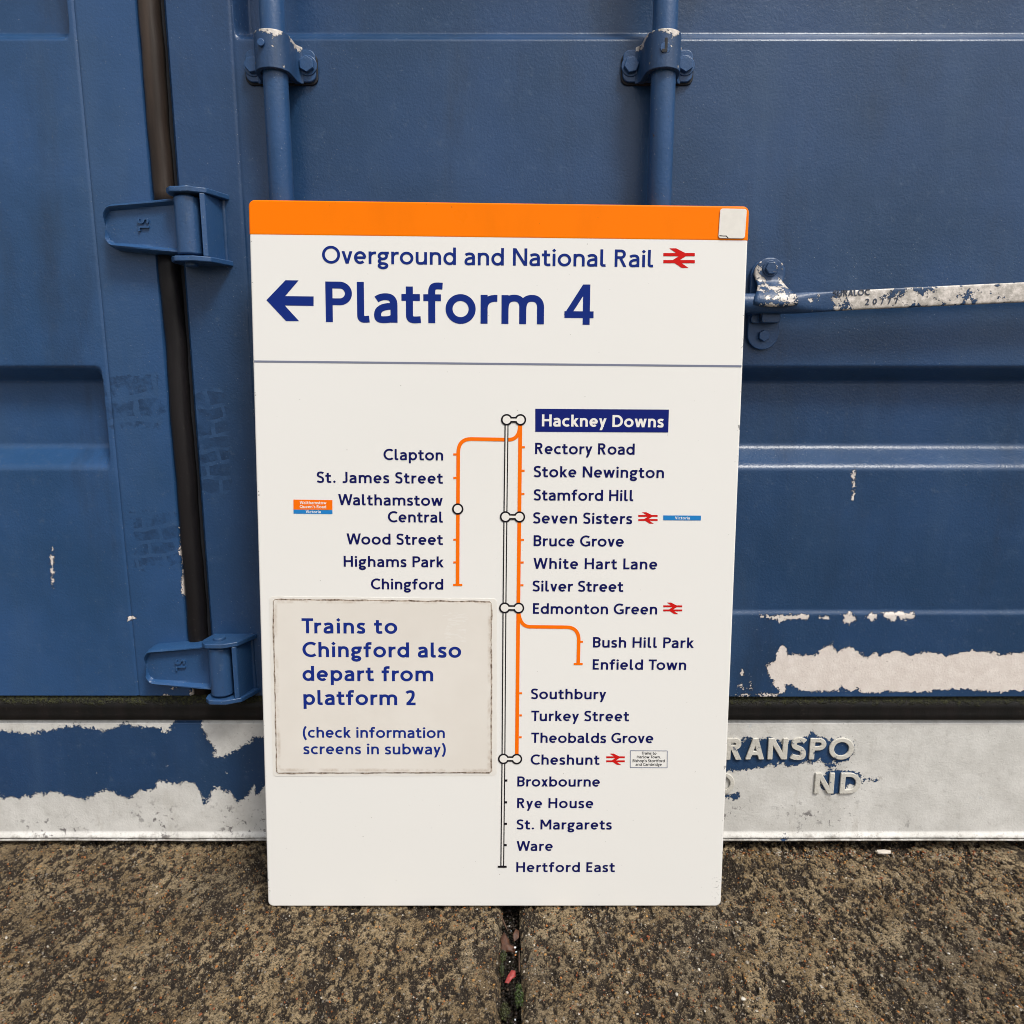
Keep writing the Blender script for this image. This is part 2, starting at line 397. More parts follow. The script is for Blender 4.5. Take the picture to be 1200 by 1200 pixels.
ston = nc.ma('MULTIPLY', nc.step(se.outputs[0], .80, .82), nc.ma('SUBTRACT', 1.0, nc.step(vd, .30, .36)))
scol = nc.mix(nc.step(se.outputs[1], .55, .56), nc.mix(nc.step(se.outputs[2], .5, .51), (.35, .12, .03), (.42, .24, .08)), (.30, .27, .23))
c = nc.mix(nc.ma('MULTIPLY', ston, .8), c, scol)
nor = nc.bump(nc.ma('ADD', nc.noise(260, 5, .8), nc.ma('MULTIPLY', ston, .6)), .0040, 1)
M['concrete'] = nc.fin(c, .82, nor, .3)

def slab(x0, x1, joint, seed, label):
    xs = dense(*([(-2.4, -1.0, .05), (-1.0, -.86, .01), (-.86, x1, .0016)] if joint == 'right' else [(x0, .86, .0016), (.86, 1.0, .01), (1.0, 2.4, .05)]))
    ys = dense((-2.6, -.34, .05), (-.34, -.25, .004), (-.25, .21, .0019), (.21, .7, .03))
    X, Y = np.meshgrid(xs, ys, indexing='ij')
    h, k = slab_height(X, Y)
    e = (x1 - X) if joint == 'right' else (X - x0)
    rag = .005 * fbm(Y * 30 + seed, Y * 0 + seed, 3, seed)
    h = h - .010 * np.exp(-np.clip(e - rag, 0, 1) / .0035) - .004 * np.exp(-e / .012)
    Xd = X + (rag - .0025) * np.exp(-e / .004) * (-1 if joint == 'right' else 1)
    Z = ground_z(X) + h
    nx, ny = X.shape
    V = np.stack([Xd, Y, Z], -1).reshape(-1, 3)
    idx = np.arange(nx * ny).reshape(nx, ny)
    q = np.stack([idx[:-1, :-1], idx[1:, :-1], idx[1:, 1:], idx[:-1, 1:]], -1).reshape(-1, 4)
    side = idx[-1, :] if joint == 'right' else idx[0, :]
    sv = V[side].copy(); sv[:, 2] = -.068; sv[:, 0] += (.004 if joint == 'right' else -.004) * -1
    o = len(V); V = np.vstack([V, sv]); j = np.arange(ny - 1)
    sq = np.stack([side[:-1], side[1:], o + j + 1, o + j], -1)
    if joint != 'right': sq = sq[:, ::-1]
    sq = sq[:, ::-1] if joint == 'right' else sq[:, ::-1]
    fr = idx[:, 0]; fv = V[fr].copy(); fv[:, 2] = -.068; o2 = len(V); V = np.vstack([V, fv]); j = np.arange(nx - 1)
    fq = np.stack([fr[1:], fr[:-1], o2 + j, o2 + j + 1], -1)
    F = np.vstack([q, sq, fq])
    me = bpy.data.meshes.new('concrete_slab'); me.vertices.add(len(V)); me.vertices.foreach_set('co', V.ravel())
    me.loops.add(F.size); me.loops.foreach_set('vertex_index', F.ravel().astype(np.int32))
    me.polygons.add(len(F)); me.polygons.foreach_set('loop_start', np.arange(0, F.size, 4, dtype=np.int32))
    me.update(calc_edges=True); me.validate()
    at = me.attributes.new('pit', 'FLOAT', 'POINT'); kk = np.zeros(len(V)); kk[:nx * ny] = k.ravel(); at.data.foreach_set('value', kk)
    return link('concrete_slab', me, M['concrete'], g, smooth='all', label=label)
XL, XR = -.0145, .0125
slab(None, XL, 'right', 3, 'brown weathered concrete slab left of the dark joint')
slab(XR, None, 'left', 5, 'weathered concrete slab right of the joint, with more orange grit')

# loose and half-buried grit on the slabs
ico = bmesh.new(); bmesh.ops.create_icosphere(ico, subdivisions=1, radius=1); IV = np.array([v.co[:] for v in ico.verts]); IF = np.array([[v.index for v in f.verts] for f in ico.faces]); ico.free()
def stones(name, pts, sizes, cols, mat, label, flat=.55, rough=.28):
    V = []; F = []; C = []
    for i, (p, s, cc) in enumerate(zip(pts, sizes, cols)):
        j = IV * (1 + rough * (rng.random((len(IV), 1)) - .5) * 2) * np.array([s * rng.uniform(.7, 1.3), s * rng.uniform(.7, 1.4), s * flat])
        a = rng.random() * 6.28; ca, sa = math.cos(a), math.sin(a)
        j = np.stack([j[:, 0] * ca - j[:, 1] * sa, j[:, 0] * sa + j[:, 1] * ca, j[:, 2]], -1) + p
        F.append(IF + len(IV) * i); V.append(j); C += [list(cc) + [1]] * len(IV)
    V = np.vstack(V); F = np.vstack(F)
    me = bpy.data.meshes.new(name); me.from_pydata(V.tolist(), [], F.tolist())
    ca = me.color_attributes.new('tint', 'FLOAT_COLOR', 'POINT'); ca.data.foreach_set('color', np.array(C, float).ravel())
    o = link(name, me, mat, smooth='all'); o['kind'] = 'stuff'; o['label'] = label; o['category'] = 'grit'
    return o
ns = NT('stone'); tc_ = ns.attr('tint')
M['stone'] = ns.fin(ns.mix(ns.ma('MULTIPLY', ns.step(ns.noise(500, 3), .4, .7), .5), tc_, (.03, .022, .016)), .45, ns.bump(ns.noise(700, 2), .0005), .5)
N = 9000
px = rng.uniform(-.84, .84, N); py = rng.uniform(-.26, .17, N)
keep = (px < XL - .003) | (px > XR + .003)
keep &= ~((np.abs(px) < .5) & (py > .03))
keep &= (px > 0) | (rng.random(N) < .6)
px, py = px[keep], py[keep]; hh, _ = slab_height(px, py)
pal = [(.42, .15, .03), (.50, .26, .07), (.30, .08, .025), (.55, .50, .42), (.36, .31, .24), (.28, .22, .15), (.12, .10, .08), (.05, .045, .04), (.75, .70, .62)]
wts = np.array([.15, .11, .09, .10, .16, .12, .12, .12, .03]); wts /= wts.sum()
ci = rng.choice(len(pal), len(px), p=wts)
sz = .0008 + .0014 * rng.random(len(px)) ** 2.5 + (rng.random(len(px)) < .02) * .0012
stones('grit', np.stack([px, py, ground_z(px) + hh - sz * .08], -1), sz, [np.array(pal[i]) * rng.uniform(.7, 1.2) for i in ci],
       M['stone'], 'orange, cream and dark stone grit scattered over the concrete slabs')
# grit swept against the container foot on the right
N = 420; px = rng.uniform(.33, .84, N); py = .128 + .02 * rng.random(N); hh, _ = slab_height(px, py)
ci = rng.choice(5, N, p=[.18, .14, .2, .13, .35]); sz = .0008 + .0016 * rng.random(N) ** 2
stones('grit', np.stack([px, py, ground_z(px) + hh + sz * .3], -1), sz, [np.array(pal[i]) * rng.uniform(.6, 1) for i in ci], M['stone'], 'line of orange grit swept against the foot of the container on the right', .8)

# joint filling
js = NT('joint_soil'); js.fin(js.mix(js.step(js.noise(150, 4, .7), .4, .7), (.006, .005, .004), (.035, .026, .018)), .9, js.bump(js.noise(250, 4, .8), .004), .3)
xs = dense((-.03, .03, .002)); ys = dense((-.5, .6, .003)); X, Y = np.meshgrid(xs, ys, indexing='ij')
Z = -.040 + .014 * (fbm(X * 90, Y * 60, 3, 61) - .5)
V = np.stack([X, Y, Z], -1).reshape(-1, 3); idx = np.arange(X.size).reshape(X.shape)
q = np.stack([idx[:-1, :-1], idx[1:, :-1], idx[1:, 1:], idx[:-1, 1:]], -1).reshape(-1, 4)
me = bpy.data.meshes.new('joint_soil'); me.from_pydata(V.tolist(), [], q.tolist()); link('joint_soil', me, js.m, g, smooth='all', label='dark soil at the bottom of the joint between the slabs')

# ------------------------------------------------------------------ lettering: hand-drawn humanist sans, one stroke skeleton per glyph
def arc(cx, cy, rx, ry, a0, a1, n=None):
    n = n or max(4, int(abs(a1 - a0) / 9))
    return [(cx + rx * math.cos(R(a0 + (a1 - a0) * i / n)), cy + ry * math.sin(R(a0 + (a1 - a0) * i / n))) for i in range(n + 1)]
def bz(p0, p1, p2, p3, n=9):
    o = []
    for i in range(n + 1):
        t = i / n; u = 1 - t
        o.append(tuple(u ** 3 * p0[k] + 3 * u * u * t * p1[k] + 3 * u * t * t * p2[k] + t ** 3 * p3[k] for k in (0, 1)))
    return o
XH = .715
def glyph(ch, w):
    h = w / 2; X = XH; ov = .012; T = X - h + ov; B = h - ov; TC = 1 - h + ov; DS = -.28
    S = []                                       # ('s', points) stroke | ('p', polygon)
    def s(*parts):
        pts = []
        for p in parts:
            for q in p:
                if not pts or abs(pts[-1][0] - q[0]) + abs(pts[-1][1] - q[1]) > 1e-5: pts.append(q)
        S.append(('s', pts))
    def dg(x0, y0, x1, y1, ww=None):              # diagonal with level ends
        L = math.hypot(x1 - x0, y1 - y0); hw = (ww or w) / 2 * L / abs(y1 - y0)
        S.append(('p', [(x0 - hw, y0), (x0 + hw, y0), (x1 + hw, y1), (x1 - hw, y1)]))
    def dia(cx, cy, r): S.append(('p', [(cx - r, cy), (cx, cy - r), (cx + r, cy), (cx, cy + r)]))
    W = .6
    def arch(a, b): s([(a, 0.0), (a, .36)], bz((a, .36), (a, T - .05), (a + .10, T), ((a + b) / 2 + .01, T)), bz(((a + b) / 2 + .01, T), (b - .08, T), (b, T - .08), (b, T - .23)), [(b, T - .23), (b, 0)])
    if ch == 'a':
        W = .56; r = W - h
        s([(r, 0), (r, T - .22)], bz((r, T - .22), (r, T - .05), (.40, T), (.28, T)), bz((.28, T), (.20, T), (.13, T - .02), (.06, T - .07)))
        s(bz((r, .41), (.24, .41), (h, .36), (h, .195)), bz((h, .195), (h, .08), (.14, B), (.22, B)), bz((.22, B), (.36, B), (r, .09), (r, .2)))
    elif ch == 'b': W = .67; s([(h, 0), (h, 1)]); s(arc(W / 2, X / 2, W / 2 - h, X / 2 - h + ov, 0, 360))
    elif ch == 'd': W = .67; s([(W - h, 0), (W - h, 1)]); s(arc(W / 2, X / 2, W / 2 - h, X / 2 - h + ov, 0, 360))
    elif ch == 'p': W = .67; s([(h, DS), (h, X)]); s(arc(W / 2, X / 2, W / 2 - h, X / 2 - h + ov, 0, 360))
    elif ch == 'c': W = .56; s(arc(.355, X / 2, .355 - h, X / 2 - h + ov, 52, 308))
    elif ch == 'e': W = .65; s(arc(W / 2, X / 2, W / 2 - h, X / 2 - h + ov, 0, 312)); s([(h, X / 2 - .005), (W - h * .6, X / 2 - .005)])
    elif ch == 'f': W = .46; s([(.2, 0), (.2, .76)], bz((.2, .76), (.2, .94), (.28, TC), (.46, TC - .01))); s([(0, X - h), (.42, X - h)])
    elif ch == 'g':
        W = .60; s(arc(.28, .465, .275 - h, .235 - h + ov, 0, 360)); s([(.36, X - h), (W, X - h)])
        s(bz((.17, .275), (.03, .20), (.06, .10), (.19, .075))); s(arc(.285, -.095, .285 - h, .205 - h, 0, 360))
    elif ch == 'h': W = .60; s([(h, 0), (h, 1)]); arch(h, W - h)
    elif ch == 'i': W = w; s([(h, 0), (h, X)]); dia(h, .90, w * .72)
    elif ch == 'k': W = .56; s([(h, 0), (h, 1)]); dg(h * 1.2, .24, .45, X); dg(.22, .40, .47, 0)
    elif ch == 'l': W = .29; s([(h, 1), (h, .19)], bz((h, .19), (h, .05), (.16, B), (.29, h)))
    elif ch == 'm': W = 1.02; arch(h, W / 2); arch(W / 2, W - h); s([(h, 0), (h, X)])
    elif ch == 'n': W = .60; arch(h, W - h); s([(h, 0), (h, X)])
    elif ch == 'o': W = .72; s(arc(W / 2, X / 2, W / 2 - h, X / 2 - h + ov, 0, 360))
    elif ch == 'r': W = .40; s([(h, 0), (h, X)]); s(bz((h, .36), (h, T - .08), (.2, T), (.40, T - .012)))
    elif ch == 's':
        W = .47
        s(bz((.43, T - .05), (.37, T - .01), (.31, T), (.25, T)), bz((.25, T), (.13, T), (h, T - .05), (h, .515)), bz((h, .515), (h, .42), (.15, .40), (.235, .36)),
          bz((.235, .36), (.34, .32), (W - h, .29), (W - h, .19)), bz((W - h, .19), (W - h, .07), (.33, B), (.22, B)), bz((.22, B), (.14, B), (.09, B + .015), (.02, B + .055)))
    elif ch == 't': W = .47; s([(.19, .90), (.19, .2)], bz((.19, .2), (.19, .05), (.28, B), (.46, h))); s([(0, X - h), (.44, X - h)])
    elif ch == 'u': W = .60; s([(h, X), (h, .25)], bz((h, .25), (h, .06), (.18, B), (.29, B)), bz((.29, B), (.42, B), (W - h, .14), (W - h, .33)), [(W - h, .33), (W - h, X)]); s([(W - h, 0), (W - h, X)])
    elif ch == 'v': W = .58; dg(h * 1.1, X, W / 2, 0); dg(W - h * 1.1, X, W / 2, 0)
    elif ch == 'w': W = .92; dg(h * 1.05, X, .26, 0); dg(.46, X, .26, 0); dg(.46, X, .66, 0); dg(W - h * 1.05, X, .66, 0)
    elif ch == 'x': W = .56; dg(h * 1.25, X, W - h * 1.25, 0); dg(W - h * 1.25, X, h * 1.25, 0)
    elif ch == 'y': W = .58; dg(h * 1.1, X, W / 2, .0); dg(W - h * 1.1, X, .15, DS)
    elif ch == 'A': W = .74; dg(W / 2, 1, h * 1.1, 0); dg(W / 2, 1, W - h * 1.1, 0); s([(.17, .30), (W - .17, .30)])
    elif ch == 'B':
        W = .62; s([(h, 0), (h, 1)]); yu = (1 - h + .53) / 2; yl = (h + .53) / 2
        s([(h, 1 - h), (.32, 1 - h)], arc(.32, yu, .22, 1 - h - yu, 90, -90), [(.32, .53), (h, .53)]); s([(h, .53), (.34, .53)], arc(.34, yl, W - .34 - h, .53 - yl, 90, -90), [(.34, h), (h, h)])
    elif ch == 'C': W = .76; s(arc(.48, .5, .48 - h, .5 - h + ov, 50, 310))
    elif ch == 'D': W = .80; s([(h, 0), (h, 1)]); s([(h, 1 - h), (.34, 1 - h)], arc(.34, .5, W - .34 - h, .5 - h, 90, -90), [(.34, h), (h, h)])
    elif ch == 'E': W = .50; s([(h, 0), (h, 1)]); s([(h, 1 - h), (W, 1 - h)]); s([(h, .52), (W - .04, .52)]); s([(h, h), (W, h)])
    elif ch == 'G': W = .83; s(arc(.48, .5, .48 - h, .5 - h + ov, 50, 305)); s([(W - h, .10), (W - h, .47)]); s([(.50, .47 - h), (W, .47 - h)]); s([(.72, .085), (W - h, .14)])
    elif ch == 'H': W = .74; s([(h, 0), (h, 1)]); s([(W - h, 0), (W - h, 1)]); s([(h, .52), (W - h, .52)])
    elif ch == 'J': W = .40; s([(W - h, 1), (W - h, .24)], bz((W - h, .24), (W - h, .06), (.2, B), (.01, .08)))
    elif ch == 'L': W = .50; s([(h, 0), (h, 1)]); s([(h, h), (W, h)])
    elif ch == 'M': W = .92; s([(h, 0), (h, 1)]); s([(W - h, 0), (W - h, 1)]); dg(h * 1.2, 1, W / 2, .28); dg(W - h * 1.2, 1, W / 2, .28)
    elif ch == 'N': W = .76; s([(h, 0), (h, 1)]); s([(W - h, 0), (W - h, 1)]); dg(h * 1.15, 1, W - h * 1.15, 0)
    elif ch == 'O': W = .96; s(arc(W / 2, .5, W / 2 - h, .5 - h + ov, 0, 360, 48))
    elif ch == 'Q': W = .96; s(arc(W / 2, .5, W / 2 - h, .5 - h + ov, 0, 360, 48)); dg(.55, .3, .95, -.05)
    elif ch == 'P': W = .63; s([(h, 0), (h, 1)]); s([(h, 1 - h), (.34, 1 - h)], arc(.34, .71, W - .34 - h, .29 - h, 90, -90), [(.34, .42 + h), (h, .42 + h)])
    elif ch == 'R': W = .64; s([(h, 0), (h, 1)]); s([(h, 1 - h), (.33, 1 - h)], arc(.33, .73, .59 - .33 - h, .27 - h, 90, -90), [(.33, .46 + h), (h, .46 + h)]); dg(.31, .50, W - h * 1.2, 0)
    elif ch == 'S':
        W = .57
        s(bz((.52, TC - .07), (.45, TC - .015), (.38, TC), (.30, TC)), bz((.30, TC), (.16, TC), (h, TC - .06), (h, .735)), bz((h, .735), (h, .60), (.18, .575), (.29, .525)),
          bz((.29, .525), (.42, .47), (W - h, .42), (W - h, .27)), bz((W - h, .27), (W - h, .11), (.42, B), (.28, B)), bz((.28, B), (.19, B), (.12, B + .02), (.03, B + .075)))
    elif ch == 'T': W = .66; s([(W / 2, 0), (W / 2, 1)]); s([(0, 1 - h), (W, 1 - h)])
    elif ch == 'U': W = .70; s([(h, 1), (h, .3)], arc(W / 2, .3, W / 2 - h, .3 - h + ov, 180, 360), [(W - h, .3), (W - h, 1)])
    elif ch == 'V': W = .72; dg(h * 1.1, 1, W / 2, 0); dg(W - h * 1.1, 1, W / 2, 0)
    elif ch == 'W': W = 1.14; dg(h * 1.05, 1, .30, 0); dg(.57, 1, .30, 0); dg(.57, 1, .84, 0); dg(W - h * 1.05, 1, .84, 0)
    elif ch == '4': W = .72; s([(.545, 0), (.545, 1)]); s([(.02, .25), (W, .25)]); dg(.545, 1, .095, .25, w * .9)
    elif ch == '2':
        W = .55
        s(bz((.03, TC - .10), (.10, TC - .02), (.18, TC), (.26, TC)), bz((.26, TC), (.40, TC), (.50 - h, TC - .08), (.50 - h, .70)), bz((.50 - h, .70), (.50 - h, .52), (.32, .36), (.08, h)))
        s([(.02, h), (W, h)])
    elif ch == '0': W = .6; s(arc(W / 2, .5, W / 2 - h, .5 - h, 0, 360))
    elif ch == '7': W = .5; s([(0, 1 - h), (.48, 1 - h)]); dg(.43, 1, .17, 0)
    elif ch == '(': W = .25; s(bz((.24, 1.04), (.0, .75), (.0, .1), (.24, -.2), 14))
    elif ch == ')': W = .25; s(bz((.01, 1.04), (.25, .75), (.25, .1), (.01, -.2), 14))
    elif ch == '.': W = w * 1.2; dia(w * .6, w * .6, w * .72)
    elif ch == ',': W = w; dg(h * 1.2, w, h * .3, -.14)
    elif ch == "'": W = w; dg(h, 1, h * .8, .74)
    elif ch == ' ': W = .30
    return W, S
def ribbon(pts, h):
    n = len(pts); closed = n > 3 and abs(pts[0][0] - pts[-1][0]) + abs(pts[0][1] - pts[-1][1]) < 1e-6
    p = [Vector(q) for q in pts]; L, Rr = [], []
    for i in range(n):
        a = p[i] - p[i - 1] if i else (p[-1] - p[-2] if closed else p[1] - p[0])
        b = p[i + 1] - p[i] if i < n - 1 else (p[1] - p[0] if closed else p[i] - p[i - 1])
        a = a.normalized() if a.length > 1e-9 else b.normalized(); b = b.normalized() if b.length > 1e-9 else a
        na, nb = Vector((-a.y, a.x)), Vector((-b.y, b.x)); m = (na + nb)
        m = m.normalized() if m.length > 1e-6 else na
        k = h / max(.5, m.dot(na)); L.append(p[i] + m * k); Rr.append(p[i] - m * k)
    def hull(q):
        q = sorted(set((round(a[0], 6), round(a[1], 6)) for a in q)); cr = lambda o, a, b: (a[0] - o[0]) * (b[1] - o[1]) - (a[1] - o[1]) * (b[0] - o[0])
        lo, up = [], []
        for a in q:
            while len(lo) > 1 and cr(lo[-2], lo[-1], a) <= 0: lo.pop()
            lo.append(a)
        for a in reversed(q):
            while len(up) > 1 and cr(up[-2], up[-1], a) <= 0: up.pop()
            up.append(a)
        return lo[:-1] + up[:-1]
    return [hull([L[i], Rr[i], Rr[i + 1], L[i + 1]]) for i in range(n - 1)]
_gc = {}
def glyph_mesh(ch, w):
    k = (ch, round(w, 4))
    if k in _gc: return _gc[k]
    W, S = glyph(ch, w); polys = []
    for t, d in S: polys += ([d] if t == 'p' else ribbon(d, w / 2))
    if not polys: _gc[k] = (W, [], []); return _gc[k]
    vs, fs = [], []
    for pl in polys:
        ar = sum(pl[i][0] * pl[(i + 1) % len(pl)][1] - pl[(i + 1) % len(pl)][0] * pl[i][1] for i in range(len(pl)))
        if abs(ar) < 1e-9: continue
        if ar < 0: pl = pl[::-1]
        fs.append(list(range(len(vs), len(vs) + len(pl)))); vs += [Vector(q) for q in pl]
    r = delaunay_2d_cdt(vs, [], fs, 0, 1e-5)
    V = [tuple(v) for v in r[0]]; F = [tuple(f) for f, o in zip(r[2], r[5]) if len(o)]
    _gc[k] = (W, V, F); return _gc[k]
KERN = {('T', 'r'): -.10, ('T', 'o'): -.10, ('T', 'u'): -.08, ('W', 'a'): -.06, ('W', 'o'): -.06, ('P', 'a'): -.05, ('r', 'o'): -.02, ('R', 'y'): -.02, ('L', 'a'): -.02}
def text_layout(txt, w, cap, width=None):
    g_ = [glyph_mesh(c, w) for c in txt]
    def sb(c): return .0 if c == ' ' else (.030 if c in 'oceOCQGDbpdsSagPBuq' else (.012 if c in 'vwyxAVWTtfkrlLk' else .06))
    rb = lambda c: .055 if c in 'hnmiuadHNMlIJ' else sb(c)
    xs = [0.0]
    for i in range(1, len(txt)):
        a, b = txt[i - 1], txt[i]
        gap = rb(a) + (.06 if b in 'hnmiurklbpHNMBDEPRLF' else sb(b)) + .018 + KERN.get((a, b), 0)
        xs.append(xs[-1] + g_[i - 1][0] + gap)
    tot = xs[-1] + g_[-1][0]
    if width is None or len(txt) < 2: return g_, xs, 1.0
    hs_ = min(1.14, max(.90, (width / cap / tot) ** .8)); tr = (width / cap - tot * hs_) / (len(txt) - 1)
    return g_, [x * hs_ + tr * i for i, x in enumerate(xs)], hs_
def text_faces(txt, w, cap, width=None):
    g_, xs, tr = text_layout(txt, w, cap, width); V, F = [], []
    for (W, gv, gf), x in zip(g_, xs):
        o = len(V); V += [((x + a * tr) * cap, b * cap) for a, b in gv]; F += [tuple(i + o for i in f) for f in gf]
    return V, F

# ------------------------------------------------------------------ the sign
SW, SH, SD = .70, 1.04707, .020
YAW, LEAN, ROLL = R(.74864), R(-4.06653), R(.5421)
SR = Matrix.Rotation(YAW, 3, 'Z') @ Matrix.Rotation(LEAN, 3, 'X') @ Matrix.Rotation(ROLL, 3, 'Y')
SO = Vector((-.025645, 0, .00005))
sign = empty('platform_sign', 'white enamel platform sign with orange top band and blue lettering leaning on the blue container', 'sign', SO)
sign.rotation_euler = SR.to_euler()
def S(px, py):                                  # photo pixel -> sign face (u right, v up)
    d = ray(px, py); nrm = SR @ Vector((0, 1, 0)); t = (SO - CAM).dot(nrm) / d.dot(nrm)
    q = SR.transposed() @ (CAM + d * t - SO); return q.x, q.z
def face(name, V, F, mat, lift, parent=None, label=None):
    me = bpy.data.meshes.new(name); me.from_pydata([(x, -lift, z) for x, z in V], [], [tuple(f) for f in F])
    bm = bmesh.new(); bm.from_mesh(me)
    for f in bm.faces:
        f.normal_update()
        if f.normal.y > 0: f.normal_flip()
    bm.to_mesh(me); bm.free()
    return link(name, me, mat, parent or sign, smooth=False, label=label)
def polyS(name, pts, mat, lift, parent=None, label=None):
    V = [S(*p) for p in pts]; return face(name, V, [tuple(range(len(V)))], mat, lift, parent, label)

MB().prism(rrect(-SW / 2, SW / 2, 0, SH, .009, 8), 0, SD).build('panel', M['enamel'], sign, bevel=.0028, seg=4)
# orange band follows the rounded top corners
vb = (S(292, 276.4)[1] + S(876, 282.6)[1]) / 2
pts = [(x, z) for x, z in rrect(-SW / 2 - .0004, SW / 2 + .0004, vb - .05, SH + .0004, .009, 8) if z > vb]
pts = [(-SW / 2 - .0004, vb)] + sorted([p for p in pts if p[0] < 0], key=lambda p: p[1] * 1000 + p[0]) + sorted([p for p in pts if p[0] > 0], key=lambda p: -p[1] * 1000 + p[0]) + [(SW / 2 + .0004, vb)]
band = MB().prism(pts, -.0004, .0204).build('header_band', M['orange'], sign, bevel=.0028, seg=4)
LA, LB_, LC = .00035, .00050, .00065
ya = (S(298, 424.4)[1] + S(868, 428.3)[1]) / 2
face('rule_line', [(-SW / 2 + .002, ya - .0014), (SW / 2 - .002, ya - .0014), (SW / 2 - .002, ya + .0014), (-SW / 2 + .002, ya + .0014)], [(0, 1, 2, 3)], M['grey'], LA)

def put_text(txt, x0, x1, bl, cap_px, w, mat, name='lettering', lift=LA, parent=None, label=None, col=''):
    u0, v0 = S(x0, bl); u1, _ = S(x1, bl); _, vt = S(x0, bl - cap_px)
    V, F = text_faces(txt, w, vt - v0, u1 - u0)
    return face(name, [(u0 + a, v0 + b) for a, b in V], F, mat, lift, parent, label or ('the words "%s"%s' % (txt.replace('"', ''), col)))
put_text('Overground and National Rail', 377.6, 765.4, 308.6, 20.4, .150, M['title'], col=' in blue under the orange band')
put_text('Platform 4', 382, 695.4, 377.3, 47.4, .168, M['title'], col=' in large blue letters')
polyS('arrow', [(312.3, 351.7), (334.6, 328.4), (350, 328.6), (334.2, 347), (367.6, 347.4), (367.6, 358.5), (333.8, 358), (350.6, 376.3), (335.2, 376.2)], M['title'], LA, label='blue arrow pointing left')
def rail_mark(x0, y0, x1, y1):
    k = (x1 - x0) / 137; j = (y1 - y0) / 87
    q = lambda pts: [(x0 + a * k, y0 + b * j) for a, b in pts]
    polys = [q([(0, 21), (137, 21), (137, 35), (0, 35)]), q([(0, 52), (137, 52), (137, 66), (0, 66)]),
             q([(26, 0), (56, 0), (107, 27), (107, 35), (76, 35)]), q([(77, 28), (108, 28), (60, 60), (29, 60)]), q([(29, 52), (60, 52), (110, 87), (80, 87)])]
    vs, fs = [], []
    for p in polys:
        v = [Vector(S(*a)) for a in p]
        ar = sum(v[i].x * v[(i + 1) % len(v)].y - v[(i + 1) % len(v)].x * v[i].y for i in range(len(v)))
        if ar < 0: v = v[::-1]
        fs.append(list(range(len(vs), len(vs) + len(v)))); vs += v
    r = delaunay_2d_cdt(vs, [], fs, 0, 1e-7)
    face('rail_symbol', [tuple(a) for a in r[0]], [f for f, o in zip(r[2], r[5]) if len(o)], M['red'], LA)
rail_mark(777.3, 291, 814.2, 314); rail_mark(748, 600.2, 770.6, 613.6); rail_mark(777.2, 706, 799.4, 719.6); rail_mark(710.4, 883, 732.2, 896.2)

polyS('name_box', [(627.3, 479), (783.9, 480), (783, 506.8), (627.3, 506)], M['box'], LA, label='dark blue box behind the name at the top of the line')
put_text('Hackney Downs', 635, 777.5, 499.6, 14.0, .182, M['mark'], 'station_name', LB_, col=' in white on the dark blue box')
for t, x0, x1, bl, cp in [('Rectory Road', 627, 743.6, 531.9, 13.1), ('Stoke Newington', 625.5, 778, 559.0, 13.0), ('Stamford Hill', 625.5, 742, 586.3, 13.0),
                          ('Seven Sisters', 624.8, 740.7, 613.2, 12.9), ('Bruce Grove', 625.3, 731, 639.9, 12.8), ('White Hart Lane', 625, 770.2, 666.4, 12.7),
                          ('Silver Street', 624.2, 730.4, 692.9, 12.6), ('Edmonton Green', 624.5, 770, 719.2, 12.5), ('Bush Hill Park', 694.8, 812.9, 758.7, 12.3),
                          ('Enfield Town', 694.5, 804, 784.6, 12.2), ('Southbury', 622.3, 710.4, 819.0, 12.1), ('Turkey Street', 622.5, 737.2, 844.7, 12.0),
                          ('Theobalds Grove', 622.5, 765.6, 870.3, 11.9), ('Cheshunt', 621.8, 702.6, 895.9, 11.9), ('Broxbourne', 606.2, 703, 921.5, 11.8),
                          ('Rye House', 606, 695.3, 946.7, 11.7), ('St. Margarets', 605.5, 716.8, 971.8, 11.6), ('Ware', 605.4, 647.8, 996.9, 11.5), ('Hertford East', 605, 720.5, 1021.7, 11.5),
                          ('Clapton', 449.5, 519.4, 539, 13.1), ('St. James Street', 371.5, 519.2, 565.6, 13.0), ('Walthamstow', 396.5, 518.9, 591.8, 12.9), ('Central', 454.6, 518.9, 611.9, 12.9),
                          ('Wood Street', 406.3, 519.2, 637.8, 12.8), ('Highams Park', 402.9, 519.9, 664, 12.7), ('Chingford', 434.8, 519.5, 690.4, 12.6)]:
    put_text(t, x0, x1, bl, cp, .168, M['navy'], 'station_name')

# line diagram
def strip(name, pts, wpx, mat, lift=LA, label=None):
    c_ = [Vector(S(*p)) for p in pts]; hw = wpx / 2 * .00123
    vs, fs = [], []
    for q_ in ribbon([tuple(a) for a in c_], hw):
        fs.append(tuple(range(len(vs), len(vs) + len(q_)))); vs += q_
    return face(name, vs, fs, mat, lift, label=label)
strip('orange_line', [(609.8, 494), (608.6, 605), (607.4, 712), (605.6, 887)], 4.5, M['lineorange'], label='long vertical orange line of the map')
strip('orange_line', bz((609.2, 498), (609.2, 510), (604, 514.8), (597, 515.2)) + [(552, 514.4)] + bz((552, 514.4), (542, 514.4), (537, 520), (537, 531))[1:] + [(536.2, 684.5)], 4.3, M['lineorange'], LA + .00006, label='orange branch line to the left ending in a crossbar')
strip('orange_line', bz((607.6, 714), (608, 728), (613, 734.2), (621, 734.4)) + [(664, 734.9)] + bz((664, 734.9), (674, 735), (678.3, 741), (678.2, 750))[1:] + [(677.6, 777)], 4.3, M['lineorange'], LA + .00006, label='short orange branch line to the right ending in a crossbar')
